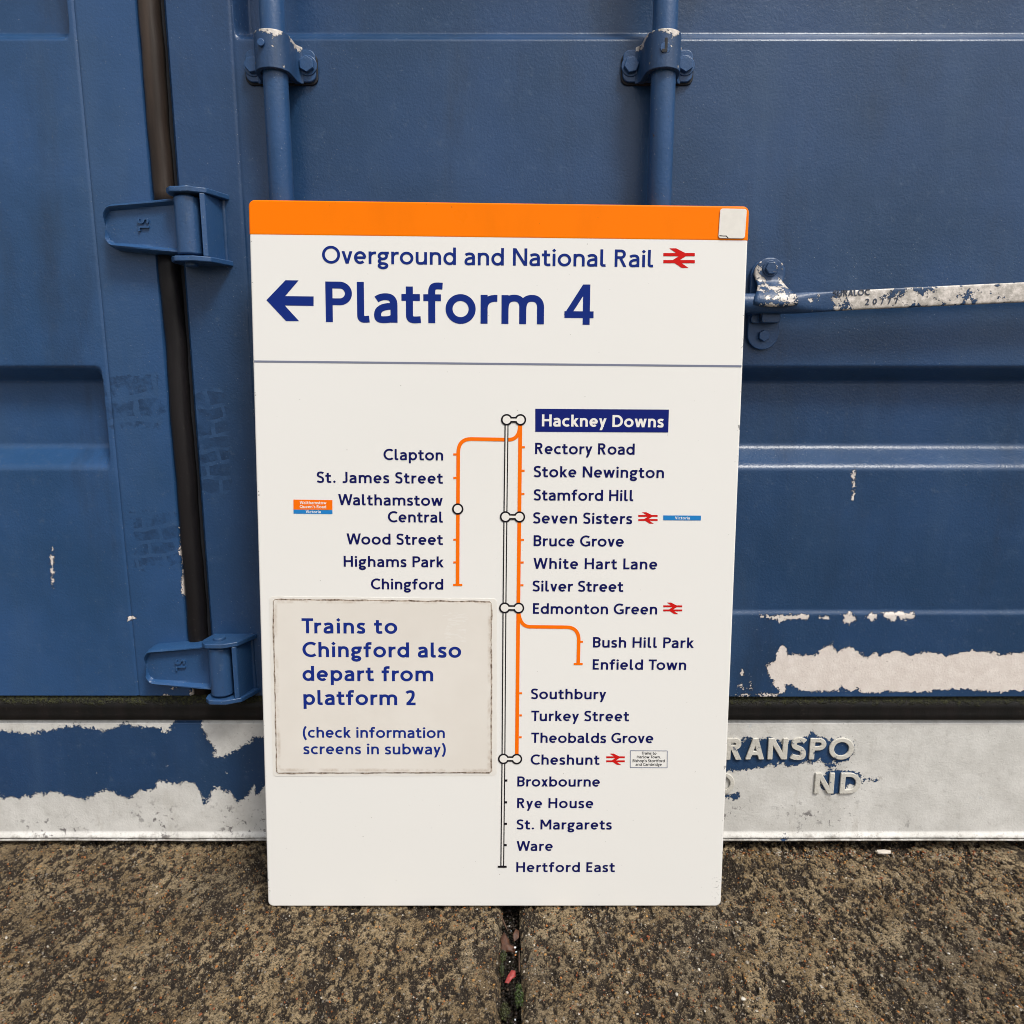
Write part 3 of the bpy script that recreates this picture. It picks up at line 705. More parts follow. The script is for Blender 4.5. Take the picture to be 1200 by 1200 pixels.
for (xa, xb, yy) in [(531, 541.8, 685.4), (672.3, 682.8, 778)]: strip('end_bar', [(xa, yy), (xb, yy)], 2.6, M['lineorange'], LA + .0001)
def seg(xa, xb, yy, mat): strip('station_tick', [(xa, yy), (xb, yy)], 2.5, mat, LA + .00003)
for yy, xx in [(524, 609.5), (551.6, 609.2), (578.8, 609), (632.6, 608.4), (659.1, 608.1), (685.7, 607.8)]: seg(xx + 2.3, xx + 5.6, yy, M['lineorange'])
for yy, xx in [(812.2, 606.4), (838.2, 606.2), (863.8, 606)]: seg(xx + 2.3, xx + 5.4, yy, M['lineorange'])
for yy in (532.5, 560, 632.4, 659): seg(531.2, 535, yy, M['lineorange'])
seg(679.5, 683.2, 752, M['lineorange'])
strip('rail_line', [(593.7, 492), (592.3, 605), (591.2, 712), (590, 889), (588.6, 1015)], 4.7, M['black'], LA + .00018, 'black outline of the national rail line')
strip('rail_line_core', [(593.7, 495), (592.3, 605), (591.2, 712), (590, 889), (588.6, 1014)], 1.9, M['mark'], LA + .00030)
strip('end_bar', [(583.4, 1015.4), (593.8, 1015.4)], 2.6, M['black'], LA + .0004)
for yy, xx in [(914.5, 589.8), (940, 589.5), (965.2, 589.3), (990.2, 589)]: strip('station_tick', [(xx + 2, yy), (xx + 4.8, yy)], 2.8, M['black'], LA + .0001)
def disc(c_, r, n=40): return [(c_[0] + r * math.cos(2 * math.pi * i / n), c_[1] + r * math.sin(2 * math.pi * i / n)) for i in range(n)]
def inter(cs):
    k = .00123; C_ = [Vector(S(*c)) for c in cs]; e = empty('interchange_symbol', parent=sign, label='black ringed interchange symbol' if len(cs) > 1 else 'single black ring on the left orange branch')
    for rr, lift, mat, nm, hh_ in ((6.7, .00085, M['black'], 'ring', 3.4), (4.7, .0010, M['mark'], 'ring_centre', 1.35)):
        polys = [disc(c, rr * k) for c in C_]
        if len(C_) == 2:
            a, b = C_; polys.append([(a.x, a.y - hh_ * k), (b.x, b.y - hh_ * k), (b.x, b.y + hh_ * k), (a.x, a.y + hh_ * k)])
        vs, fs = [], []
        for p in polys: fs.append(list(range(len(vs), len(vs) + len(p)))); vs += [Vector(a) for a in p]
        r = delaunay_2d_cdt(vs, [], fs, 0, 1e-7)
        face(nm, [tuple(a) for a in r[0]], [f for f, o in zip(r[2], r[5]) if len(o)], mat, lift, e)
inter([(593.8, 491.9), (609.9, 492)]); inter([(592.4, 605.6), (608.8, 605.7)]); inter([(591.4, 712.2), (607.8, 712.4)]); inter([(590, 889), (605.6, 889.2)]); inter([(536.5, 596.4)])

# small colour keys
polyS('line_key', [(343.9, 585.4), (389.6, 586), (389.6, 597.5), (344, 597)], M['lineorange'], LA, label='small orange key plate beside Walthamstow Central')
polyS('line_key', [(344, 597.3), (389.6, 597.8), (389.7, 602.4), (344.1, 601.9)], M['lightblue'], LA, label='small blue key plate under the orange key')
put_text('Walthamstow', 351.4, 382.6, 590.7, 3.6, .17, M['mark'], 'key_text', LB_)
put_text("Queen's Road", 351.4, 382.3, 595.4, 3.6, .17, M['mark'], 'key_text', LB_)
put_text('Victoria', 358.4, 376, 601.2, 3.2, .17, M['mark'], 'key_text', LB_)
polyS('line_key', [(777.2, 603.9), (821.4, 604.2), (821.3, 609.9), (777.2, 609.6)], M['lightblue'], LA, label='small blue key plate beside Seven Sisters')
put_text('Victoria', 791, 808.4, 608.5, 3.2, .17, M['mark'], 'key_text', LB_)
for a, b in [((738.7, 879.5), (782, 879.8)), ((782, 879.8), (781.8, 899.6)), ((781.8, 899.6), (738.6, 899.3)), ((738.6, 899.3), (738.7, 879.5))]:
    strip('key_border', [a, b], .8, M['grey'], LA)
for t, a, b, y_ in [('Trains to', 752, 769.2, 884.1), ('Harlow Town,', 746.4, 774, 888.4), ("Bishop's Stortford", 741.4, 779, 892.9), ('and Cambridge', 744.8, 775.4, 897.2)]:
    put_text(t, a, b, y_, 3.2, .14, M['black'], 'key_text', LA)

# notice stuck over the lower left
def ragged_outline(corners, amp, seed, n=70, inset=0):
    C_ = [Vector(S(*c)) for c in corners]; cen = sum(C_, Vector((0, 0))) / 4; out = []
    for k in range(4):
        a, b = C_[k], C_[(k + 1) % 4]; d = (b - a).normalized(); nn = Vector((d.y, -d.x))
        if (cen - a).dot(nn) > 0: nn = -nn
        for i in range(n):
            t = .012 + .976 * i / (n - 1); q_ = a.lerp(b, t)
            o_ = amp * (2 * fbm(np.array(t * 24. + seed * 7 + k * 31), np.array(seed * 1.7), 4, 90 + seed, .65) - 1) - inset
            out.append(tuple(q_ + nn * float(o_)))
    return out
NC = [(319.2, 701.6), (576.6, 704.2), (576.6, 905.8), (323.6, 906.6)]
n1 = NT('old_adhesive'); a_ = n1.step(n1.noise(130, 4, .7), .35, .65)
n1.fin(n1.mix(a_, (.13, .09, .065), (.50, .43, .36)), .7, n1.bump(n1.noise(300, 3), .0006), .3)
MB().fan(ragged_outline([(NC[0][0] - 3.5, NC[0][1] - 2.8), (582.3, NC[1][1] - 2.6), (582, NC[2][1] + 3), (NC[3][0] - 3.6, NC[3][1] + 3)], .0006, 2), -.0004, .001).build('patch_margin', mat_plain('patch_margin', (.80, .775, .725), .4), sign, smooth=False)
MB().fan(ragged_outline(NC, .0016, 3), -.0008, .001).build('adhesive_residue', n1.m, sign, smooth=False)
n2 = NT('cream_vinyl'); x_, _, z_ = n2.sep()
cc = n2.mix(n2.step(n2.noise(6, 4, .6), .3, .75), (.74, .70, .64), (.79, .755, .70))
rub = n2.ma('MULTIPLY', n2.ragged(n2.boxes([S(522, 718) + S(548, 752)]), .02, 30, .006, 100), n2.step(n2.noise(60, 4, .7, n2.mapping((1, 1, 5), rot=(0, .6, 0))), .5, .58))
cc = n2.mix(n2.ma('MULTIPLY', rub, .5), cc, (.82, .80, .76))
br_ = n2.ma('SUBTRACT', 1.0, n2.step(n2.ma('ABSOLUTE', n2.ma('SUBTRACT', n2.boxes([tuple(S(321, 703)) + tuple(S(574.5, 904))]), -.002)), .0, .0045))
cc = n2.mix(n2.ma('MULTIPLY', n2.ma('MULTIPLY', br_, n2.step(n2.noise(35, 4, .7), .4, .7)), .5), cc, (.40, .29, .20))
n2.fin(cc, .42, n2.bump(n2.noise(14, 3), .0012, .5), .45)
patch = MB().fan(ragged_outline(NC, .0011, 5, inset=.0021), -.0012, .001).build('notice_patch', n2.m, sign, smooth=False, label='cream notice stuck over the lower left of the sign, dirty ragged edges')
for t, a, b, y_, cp, w_ in [('Trains to', 354, 465.7, 741.8, 17.6, .176), ('Chingford also', 354.9, 540.5, 769.5, 17.6, .176), ('depart from', 354.9, 507.8, 797.4, 17.4, .176), ('platform 2', 356, 487.2, 825.5, 17.3, .176),
                            ('(check information', 355.6, 521.4, 863.9, 12.6, .166), ('screens in subway)', 356, 522.2, 883.2, 12.6, .166)]:
    put_text(t, a, b, y_, cp, w_, M['navy2'], 'notice_text', .0014, patch)

# blank asset label in the corner (its square code is left out)
u0, v0 = S(841, 279.6); u1, v1 = S(874.4, 245.2)
lab = MB().prism([(x + (z - v0) * .035, z) for x, z in rrect(u0 + .0003, u1 - .0008, v0, v1, .0035, 5)], -.0020, -.0005).build('asset_label', mat_plain('label_plastic', (.80, .775, .715), .35, .06), sign, bevel=.0006, seg=2, label='small square off-white label in the upper right corner')
a_, b_ = S(843, 277.2), S(853.5, 279)
strip('label_crack', [(842.5, 276.6), (847, 277), (850.5, 277), (853, 279.6)], .9, M['black'], .00215).parent = lab

# ------------------------------------------------------------------ the container
cont = empty('shipping_container', 'blue steel shipping container with flaking paint, door hinges, lock rods and a white foot rail', 'container', (0, YD, 0))
nb = NT('container_blue_body'); nb.fin(blue_coat(nb), .5, orange_peel(nb), .4)
MB().box(-2.9, 2.9, .055, 2.42, .03, 2.58).build('body', nb.m, cont, bevel=.01)
def sdf(X, Z, polys):
    x, z = X.ravel(), Z.ravel(); best = np.full(x.shape, 9.0)
    for pl in polys:
        pl = np.array(pl); d = np.full(x.shape, 9.0); ins = np.zeros(x.shape, bool)
        for (ax, az), (bx, bz_) in zip(pl, np.roll(pl, -1, 0)):
            ex, ez = bx - ax, bz_ - az; t = np.clip(((x - ax) * ex + (z - az) * ez) / (ex * ex + ez * ez + 1e-12), 0, 1)
            d = np.minimum(d, np.hypot(x - ax - t * ex, z - az - t * ez))
            cr = (az > z) != (bz_ > z)
            with np.errstate(divide='ignore', invalid='ignore'): ins ^= cr & (x < ex * (z - az) / (ez if ez else 1e-12) + ax)
        best = np.minimum(best, np.where(ins, -d, d))
    return best
def tr(ox, oz, k, pts): return [P(ox + a / k, oz + b / k) for a, b in pts]
Z8 = lambda *p: tr(830, 700, 3.871, p)
Z5 = lambda *p: tr(140, 690, 3.75, p)
def bx4(x0, y0, x1, y1): return [P(x0, y0), P(x1, y0), P(x1, y1), P(x0, y1)]
CH_DOOR = [Z8((262, 305), (298, 285), (330, 215), (352, 225), (360, 258), (420, 262), (490, 265), (495, 235), (530, 225), (560, 200), (562, 228), (580, 242), (640, 220), (685, 250), (715, 270), (760, 240), (770, 262), (850, 235), (910, 262), (990, 240), (1080, 262), (1190, 238), (1330, 255), (1500, 250), (1500, 420), (1290, 424), (1100, 410), (980, 424),
              (850, 425), (690, 425), (665, 403), (655, 422), (610, 420), (595, 393), (585, 420), (420, 422), (385, 395), (345, 395), (345, 425), (325, 430), (310, 405), (285, 385), (290, 370), (262, 335)),
           Z8((230, 78), (300, 82), (450, 73), (450, 92), (380, 96), (345, 95), (320, 110), (300, 97), (232, 88)), Z8((495, 83), (545, 86), (547, 96), (500, 92)),
           Z8((605, 75), (640, 68), (668, 85), (665, 100), (640, 118), (628, 108), (605, 105)), Z8((713, 80), (740, 65), (762, 75), (755, 95), (738, 102), (713, 90)),
           Z8((790, 70), (850, 62), (930, 72), (930, 90), (885, 100), (850, 88), (840, 105), (825, 108), (810, 95), (790, 85)),
           Z8((140, 345), (152, 318), (160, 348), (150, 352)), Z8((135, 395), (150, 390), (162, 410), (145, 410)), Z8((182, 380), (192, 376), (200, 415), (188, 412)), Z8((120, 438), (310, 433), (310, 443), (120, 446)),
           bx4(999, 551, 1001.6, 587), bx4(556, 60, 558, 62)]
CH_LEFT = [bx4(211, 588, 213.5, 655), bx4(213.5, 655, 216, 700), Z5((190, 466), (232, 468), (230, 478), (192, 476)), Z5((310, 452), (332, 456), (328, 472), (312, 468)), Z5((60, 478), (88, 480), (85, 488), (60, 486)), Z5((38, 124), (60, 120), (70, 134), (40, 138)),
           Z5((125, 380), (140, 385), (170, 408), (160, 416), (135, 398)), Z5((230, 434), (262, 430), (260, 438), (232, 440)), bx4(60, 640, 62.5, 690), Z5((-60, 474), (10, 478), (5, 488), (-60, 486))]
CH_SILL = [Z8((60, 700), (150, 655), (165, 640), (190, 645), (230, 660), (240, 638), (290, 638), (330, 660), (345, 680), (380, 650), (430, 640), (470, 612), (490, 622), (520, 633), (560, 650), (600, 638), (645, 660), (662, 690), (640, 735), (600, 748), (565, 742), (578, 770), (552, 782), (530, 750), (510, 735), (480, 750),
               (430, 745), (400, 760), (360, 770), (340, 755), (270, 765), (210, 777), (150, 782), (60, 790)),
           Z8((545, 790), (575, 783), (640, 788), (682, 798), (692, 840), (664, 862), (640, 842), (600, 884), (570, 888), (540, 882), (500, 832), (522, 820)), Z8((82, 903), (140, 888), (147, 905), (110, 920)), Z8((328, 1082), (350, 1073), (358, 1088), (332, 1094)), Z8((690, 822), (760, 826), (758, 834), (700, 836)),
           Z5((-700, 600), (-400, 640), (-200, 600), (-60, 625), (38, 592), (60, 607), (110, 610), (180, 614), (200, 645), (222, 610), (242, 588), (280, 560), (345, 560), (375, 630), (385, 665), (413, 690), (422, 738), (450, 742), (505, 715), (560, 680), (600, 650), (635, 655), (800, 650), (800, 900), (640, 860), (620, 888), (602, 910), (595, 868), (575, 882), (545, 922), (515, 937), (500, 905),
               (470, 890), (450, 885), (430, 862), (410, 880), (400, 905), (388, 944), (374, 942), (360, 890), (345, 870), (320, 850), (300, 843), (250, 858), (220, 850), (185, 843), (165, 843), (160, 870), (120, 885), (90, 880), (60, 910), (38, 920), (-60, 880), (-150, 925), (-300, 890), (-500, 930), (-700, 900))]
def panel_sheet(name, xs, zs, fn, mat, back=.05, label=None, polys=None):
    X, Z = np.meshgrid(xs, zs, indexing='ij'); Yo = fn(X, Z)
    X = np.pad(X, 1, mode='edge'); Z = np.pad(Z, 1, mode='edge'); Yo = np.pad(Yo, 1, constant_values=back)
    V = np.stack([X, Yo, Z], -1).reshape(-1, 3); idx = np.arange(X.size).reshape(X.shape)
    q = np.stack([idx[:-1, :-1], idx[1:, :-1], idx[1:, 1:], idx[:-1, 1:]], -1).reshape(-1, 4)
    me = bpy.data.meshes.new(name); me.from_pydata(V.tolist(), [], q.tolist())
    if polys:
        at = me.attributes.new('chip', 'FLOAT', 'POINT'); at.data.foreach_set('value', sdf(X, Z, polys))
    o = link(name, me, mat, cont, smooth=True, label=label); return o
def slope(z, a, b, r=.004):                   # straight ramp from 0 (at a) to 1 (at b) with rounded folds
    t = (z - a) / (b - a); k = r / abs(b - a)
    f = lambda t: np.where(t < -k, 0, np.where(t < k, (t + k) ** 2 / (4 * k), t))
    return np.clip(f(t) - f(t - 1), 0, 1)
DEP = .036
def ribs(Z):
    z_ = slope(Z, 1.288, 1.305, .0055) * (1 - slope(Z, 1.40, 1.43))
    z_ = np.maximum(z_, slope(Z, .8217, .800, .0035) * (1 - slope(Z, .6950, .6650, .006)))
    for a in (1.75, 2.15): z_ = np.maximum(z_, slope(Z, a, a - .03) * (1 - slope(Z, a - .12, a - .15)))
    return z_
def right_door(X, Z):
    y = DEP * ribs(Z) * slope(X, -.4000, -.3900, .002)
    y = y + .0016 * (fbm(X * 4 + 9, Z * 3 + 4, 3, 14) - .5) * slope(X, -.40, -.30)
    y = y - .0035 * (1 - slope(Z, .4225, .4290, .0022)) * slope(X, -.402, -.399, .001)
    y = y + .0018 * np.exp(-((X + .4035) / .0022) ** 2) * (.6 + .4 * vnoise(X * 0, Z * 40, 4))
    y = y + .006 * (1 - sstep(X, -.5005, -.4955))
    return y
MXs = dense((-.5005, -.490, .001), (-.490, -.415, .01), (-.415, -.385, .0012), (-.385, .30, .02), (.30, .85, .004), (.85, 1.9, .06))
MZs = dense((.2795, .40, .004), (.40, .44, .001), (.44, .64, .012), (.64, .72, .002), (.72, .785, .01), (.785, .84, .0014), (.84, 1.27, .015), (1.27, 1.335, .0010), (1.335, 2.45, .02))
panel_sheet('door', MXs, MZs, right_door, M['door'], label='wide blue right-hand door with pressed ribs and white flaked patches along its foot', polys=CH_DOOR)
def left_door(X, Z):
    y = DEP * ribs(Z) * slope(X, -.6385, -.6485, .002)
    y = y + .0012 * (fbm(X * 5 + 2, Z * 3 + 1, 3, 24) - .5)
    y = y + .0016 * np.exp(-((X + .6285) / .002) ** 2)
    y = y + .006 * sstep(X, -.5405, -.5365)
    return y
panel_sheet('door', dense((-1.9, -.85, .06), (-.85, -.66, .004), (-.66, -.62, .0012), (-.62, -.546, .004), (-.546, -.5365, .001)), MZs, left_door, M['door_left'], label='blue left-hand door, scuffed, its stronger light painted into a brighter tint', polys=CH_LEFT)

# rubber seals
def seal(name, z0, z1, mat, label):
    prof = [(-.5365, .012), (-.5355, -.001), (-.531, -.0065), (-.524, -.0085), (-.516, -.0080), (-.511, -.0045), (-.5085, .002), (-.5080, .012)]
    zs = dense((z0, z1, .02)); rings = [[(x + .0007 * math.sin(z * 31) + .0004 * math.sin(z * 90), y + .0010 * math.sin(z * 23 + 1) * (y < 0), z) for x, y in prof] for z in zs]
    MB().loft(rings).build(name, mat, cont, smooth='all', label=label)
seal('door_seal', 1.058, 2.44, M['rubber_brown'], 'brown rubber seal above the upper hinge')
seal('door_seal', .2835, .9895, M['rubber'], 'black rubber seal between the two hinges')
MB().box(-.5500, -.4900, .014, .05, .24, 2.44).build('seal_channel', M['void'], cont, smooth=False)
prof = [(.03, .2345), (-.001, .2355), (-.0055, .240), (-.003, .2475), (-.0045, .258), (-.003, .268), (.003, .2745), (.0045, .2790), (.03, .2790)]
xs = dense((-1.9, 1.9, .02)); MB().loft([[(x, y + .0015 * (fbm(np.array(x * 14.), np.array(z * 50.), 2, 6) - .5), z) for y, z in prof] for x in xs]).build('sill_seal', M['rubber_moss'], cont, smooth='all', label='black rubber seal under the doors with moss along its top edge')

# foot rail: slightly wavy plate, rounded lip at its base
def sill(X, Z):
    y = .0015 * (fbm(X * 9, Z * 9, 3, 31) - .5) + .004 * (1 - sstep(.2325 - Z, 0, .004))
    y = y - .0055 * (1 - slope(Z, .0205, .0275, .002)) * (.92 + .16 * vnoise(X * 30, Z * 0, 3))
    y = y + .0060 * np.exp(-((Z - (.0165 + .0008 * vnoise(X * 60, Z * 0, 7))) / .0009) ** 2)
    return y + .004 * (1 - sstep(Z, .0105, .0135))
panel_sheet('foot_rail', dense((-2.6, -.85, .08), (-.85, .85, .004), (.85, 2.6, .08)), dense((.0104, .03, .0006), (.03, .226, .004), (.226, .2335, .0008)), sill, M['sill'], label='white foot rail with flaked remains of blue paint', polys=CH_SILL)
# moulded letters on the foot rail, several of them lost
n3 = NT('raised_letter_white'); n3.fin(n3.mix(n3.step(n3.noise(90, 5, .7), .62, .64), n3.mix(n3.noise(40, 4), (.52, .50, .45), (.70, .68, .62)), (.10, .12, .17)), .5, n3.bump(n3.noise(120, 4, .7), .0012), .4)
def raised(txt, x0, x1, bl, cap_px, w, y=-.0035, mat=None, skip=()):
    a, z0 = P(x0, bl, y); b, _ = P(x1, bl, y); _, zt = P(x0, bl - cap_px, y); cap = zt - z0
    g_, xs_, tr = text_layout(txt, w, cap, b - a)
    for i, ((W, gv, gf), x) in enumerate(zip(g_, xs_)):
        if not gf or i in skip: continue
        bm = bmesh.new(); vs = [bm.verts.new((a + (x + q[0] * tr) * cap, 0, z0 + q[1] * cap)) for q in gv]
        for f in gf:
            try: bm.faces.new([vs[k] for k in f])
            except ValueError: pass
        r = bmesh.ops.extrude_face_region(bm, geom=bm.faces[:])
        top = [e for e in r['geom'] if isinstance(e, bmesh.types.BMVert)]
        for v in top: v.co.y += y
        for v in list(bm.verts):
            if not v.link_faces: bm.verts.remove(v)
        bmesh.ops.recalc_face_normals(bm, faces=bm.faces)
        bmesh.ops.dissolve_limit(bm, angle_limit=R(1), verts=bm.verts, edges=bm.edges)
        me = bpy.data.meshes.new('raised_letter'); bm.to_mesh(me); bm.free()
        link('raised_letter', me, mat or n3.m, cont, bevel=.0013, seg=2, loc=(0, 0, 0))
raised('TRANSPO', 826, 1000, 890.4, 25, .20)
raised('ND', 954, 1008, 930.5, 24.5, .20)
raised('D', 839, 863, 930.8, 24.5, .20)

# lock rods and their saddles
def hexbolt(parent, x, z, y0, r=.0112, hgt=.0080, mat=None, turn=0.3, washer=True, name='bolt'):
    m = MB()
    m.prism([(x + r * math.cos(turn + i * math.pi / 3), z + r * math.sin(turn + i * math.pi / 3)) for i in range(6)], y0, y0 - hgt)
    if washer: m.cyl((x, z), r * 1.25, y0 + .001, y0 - .0018, 'y', 24)
    return m.build(name, mat or M['blue'], parent, bevel=.0012, seg=2)
def saddle(x, z, mark, rod_label, sl):
    MB().cyl((0, 0), .0172, .05, 2.42, 'z', 48).build('lock_rod', M['rodblue'], cont, smooth='all', loc=(x, -.040, 0), label=rod_label)
    e = empty('rod_bracket', parent=cont, loc=(x - .002, 0, z), label=sl)
    MB().prism(rrect(-.0505, .0505, -.0215, .0215, .010), .002, -.0075).build('base_plate', M['blue'], e, bevel=.0014)
    MB().prism(rrect(-.0525, .0525, -.0240, .0190, .010), .003, -.0035).build('backing_plate', M['void'], e, bevel=.001)
    out = [(-.0335, -.0074), (-.0295, -.0100), (-.0262, -.0170)] + [(.0248 * math.cos(R(a)), -.040 + .0248 * math.sin(R(a))) for a in range(180, 361, 10)] + [(.0262, -.0170), (.0295, -.0100), (.0335, -.0074)]
    inn = [(.0200, -.0074), (.0180, -.02)] + [(.0176 * math.cos(R(a)), -.040 + .0176 * math.sin(R(a))) for a in range(360, 179, -10)] + [(-.0180, -.02), (-.0200, -.0074)]
    pts = out + inn; n = len(out)
    rings = []
    m = MB()
    for k in range(len(pts) - 1): pass
    zt = [(-.0245, .0), (.0245, .0)]
    V, F = [], []
    ni = len(inn); m_ = min(n, ni)
    # quads between outer and inner curve, resampled to the same count
    def resamp(c, k):
        c = np.array(c); d = np.r_[0, np.cumsum(np.hypot(*np.diff(c, axis=0).T))]; t = np.linspace(0, d[-1], k)
        return np.stack([np.interp(t, d, c[:, 0]), np.interp(t, d, c[:, 1])], -1)
    k = 36; A = resamp(out, k); B_ = resamp(inn[::-1], k)
    ring = []
    for i in range(k):
        ring.append([(A[i][0], A[i][1], -.0245), (A[i][0], A[i][1], .0245), (B_[i][0], B_[i][1], .0245), (B_[i][0], B_[i][1], -.0245)])
    MB().loft(ring).build('saddle', M['saddle'], e, bevel=.0012)
    hexbolt(e, -.039, -.001, -.0075, turn=.2); hexbolt(e, .039, 0, -.0075, turn=.55)
    if mark == 'pin': MB().cyl((-.008, .006), .0050, -.060, -.0672, 'y', 20).build('pin', M['blue'], e, bevel=.001)
    else:
        m = MB().prism(rrect(-.0022, .0016, -.004, .0125, .0014, 3), -.060, -.0655).prism(rrect(-.0065, .0016, -.0062, -.0015, .0018, 3), -.060, -.0657)
        m.build('pin_stub', M['void'], e, bevel=.0006)
        MB().cyl((-.001, .0), .0072, -.060, -.0650, 'y', 20).build('pin_recess', M['rodblue'], e, bevel=.0006)
saddle(-.3320, 1.2475, 'pin', 'left lock rod', 'left rod bracket with a round pin and a bare white top edge')
saddle(.2125, 1.2475, 'hook', 'right lock rod', 'right rod bracket with a hook-shaped mark and a bare white top edge')

# hinges
def hinge(zc, px, label):
    e = empty('hinge', parent=cont, loc=(px, 0, zc), label=label)
    mb_ = M['blue']
    # blade: forged plate with thick rounded rims, tapering to the left end
    xs = dense((-.128, -.104, .0016), (-.104, -.014, .005)); zs = np.linspace(-1, 1, 41)
    rows = []
    for x in xs:
        t = np.clip((x + .128) / .018, 0, 1); hw = (.0305 + .0105 * (x + .128) / .114) * max(0, 1 - (1 - t) ** 3.2) ** (1 / 3.2) + .0005
        top = hw * .99 ; bot = hw
        row = []
        for s_ in zs:
            z = s_ * (top if s_ > 0 else bot) + .002
            edge = min(1, (1 - abs(s_)) * hw / .0095)
            y = -.017 - .0085 * math.sin(math.pi * min(1, edge)) * (edge < 1) - .002 * t
            if abs(s_) > .995: y = -.006
            row.append((x, y, z))
        rows.append(row)
    V = [p for r in rows for p in r]; n = len(zs); F = [(i * n + j, i * n + j + 1, (i + 1) * n + j + 1, (i + 1) * n + j) for i in range(len(rows) - 1) for j in range(n - 1)]
    o = len(V); V += [(p[0], .001, p[2]) for p in V]
    for i in range(len(rows) - 1):
        for j in (0, n - 1): F.append((i * n + j, (i + 1) * n + j, o + (i + 1) * n + j, o + i * n + j))
    for j in range(n - 1): F.append((j, j + 1, o + j + 1, o + j))
    i = (len(rows) - 1) * n
    for j in range(n - 1): F.append((i + j, i + j + 1, o + i + j + 1, o + i + j))
    MB().add(V, F).build('blade', mb_, e, smooth=True)
    me_m = MB()
    for k_, ch in enumerate('SL'):
        W, gv, gf = glyph_mesh(ch, .17); cap = .0140
        m2 = bmesh.new(); vs = [m2.verts.new((-.078 + a[1] * cap * 1.15, -.0186, .014 - k_ * .0115 - a[0] * cap)) for a in gv]
        for f in gf:
            try: m2.faces.new([vs[q] for q in f])
            except ValueError: pass
        r = bmesh.ops.extrude_face_region(m2, geom=m2.faces[:])
        for v in [q for q in r['geom'] if isinstance(q, bmesh.types.BMVert)]: v.co.y -= .0034
        for v in list(m2.verts):
            if not v.link_faces: m2.verts.remove(v)
        bmesh.ops.recalc_face_normals(m2, faces=m2.faces)
        me = bpy.data.meshes.new('cast_letter'); m2.to_mesh(me); m2.free(); link('cast_letter', me, mb_, e, smooth=False)
    MB().cyl((0, -.0285), .0180, -.0405, .0405, 'z', 40).build('knuckle', mb_, e, bevel=.003)
    # C shaped lug welded on the flange: web on the right, a lug above and one below
    lug = [(-.026, -.0285), (-.024, -.040), (-.015, -.050), (.012, -.051), (.034, -.040), (.052, .001), (-.020, .001)]
    for za, zb in ((.0435, .0515), (-.0515, -.0435)):
        MB().prism(lug, za, zb, 'z').build('lug', mb_, e, bevel=.0018)
    MB().prism([(.0245, -.044), (.0310, -.0405), (.0405, .001), (.0310, .001)], -.0436, .0436, 'z').build('lug_web', mb_, e, bevel=.0012)
    MB().cyl((0, -.0285), .0095, -.056, .056, 'z', 24).build('hinge_pin', mb_, e, bevel=.0015)
    wv = []
    for i in range(15):
        z = -.052 + i * .104 / 14; r_ = .0035 + .0012 * random.random(); wv.append([(.041 + .0007 * random.random() + r_ * math.cos(a), .0005 + r_ * .6 * math.sin(a), z) for a in np.linspace(0, 2 * math.pi, 10, endpoint=False)])
    MB().loft(wv).build('weld_bead', M['weldpaint'], e, smooth='all')
hinge(1.0225, -.4740, 'upper hinge on the left with cast letters')
hinge(.3370, -.4735, 'lower hinge on the left with cast letters')

# handle latch on the right
lt = empty('latch', parent=cont, loc=(0, 0, 0), label='flaked handle latch with its bar to the right of the sign')
cx = .3845
MB().prism(rrect(cx - .0240, cx + .0240, .8475, .980, .0235, 8), .001, -.008).build('back_plate', M['blue'], lt, bevel=.0016)
def clipW(z):
    if z > .958: return math.sqrt(max(1e-6, .0235 ** 2 - (z - .958) ** 2))
    if z > .945: return .0235 - .004 * (.958 - z) / .013
    if z > .932: return .0195 + .004 * ((.945 - z) / .013) ** 2
    return .0235 + .0085 * min(1, (.932 - z) / .012)
rows = []
for z, y in [(.9812, -.013), (.979, -.0135), (.974, -.014), (.966, -.0142), (.958, -.0142), (.950, -.0150), (.944, -.018), (.938, -.026), (.933, -.036), (.928, -.044), (.922, -.0495), (.916, -.0515), (.911, -.0505)]:
    w_ = clipW(z); rows.append([(cx + .002 + w_ * s_, y + .004 * (s_ * s_) * (z < .935), z - .004 * (1 - s_ * s_) * (z < .925)) for s_ in np.linspace(-1, 1, 13)])
V = [p for r in rows for p in r]; n = 13
F = [(i * n + j, i * n + j + 1, (i + 1) * n + j + 1, (i + 1) * n + j) for i in range(len(rows) - 1) for j in range(n - 1)]
clip = MB().add(V, F).build('clip', M['worn'], lt, smooth='all'); so = clip.modifiers.new('solid', 'SOLIDIFY'); so.thickness = .0045; so.offset = 0
hexbolt(lt, .3868, .9655, -.0165, .0095, .0075, mat=M['worn'], turn=.1); hexbolt(lt, .3845, .8680, -.008, .0090, .0075, turn=.5, washer=False)
secs = []
for x, yc, zc, ry, rz, pw in [(.16, -.034, .9135, .0145, .0145, 1), (.40, -.034, .9130, .0145, .0145, 1), (.418, -.034, .9135, .0140, .0150, .9), (.440, -.034, .9145, .0105, .0150, .6), (.463, -.034, .9155, .0065, .0142, .35),
                              (.51, -.034, .9180, .0060, .0140, .28), (.60, -.034, .9222, .0060, .0142, .28), (.94, -.034, .9372, .0060, .0142, .28), (.955, -.034, .938, .0050, .0120, .4)]:
    ring = []
    for i in range(32):
        a = 2 * math.pi * i / 32; c_, s_ = math.cos(a), math.sin(a)
        ring.append((x, yc + ry * math.copysign(abs(c_) ** pw, c_), zc + rz * math.copysign(abs(s_) ** pw, s_)))
    secs.append(ring)
MB().loft(secs).build('handle_bar', M['bar'], lt, smooth=True)
MB().prism(rrect(.374, .4015, .886, .9045, .004, 4), -.007, -.030).build('stop_tab', M['worn'], lt, bevel=.0015)
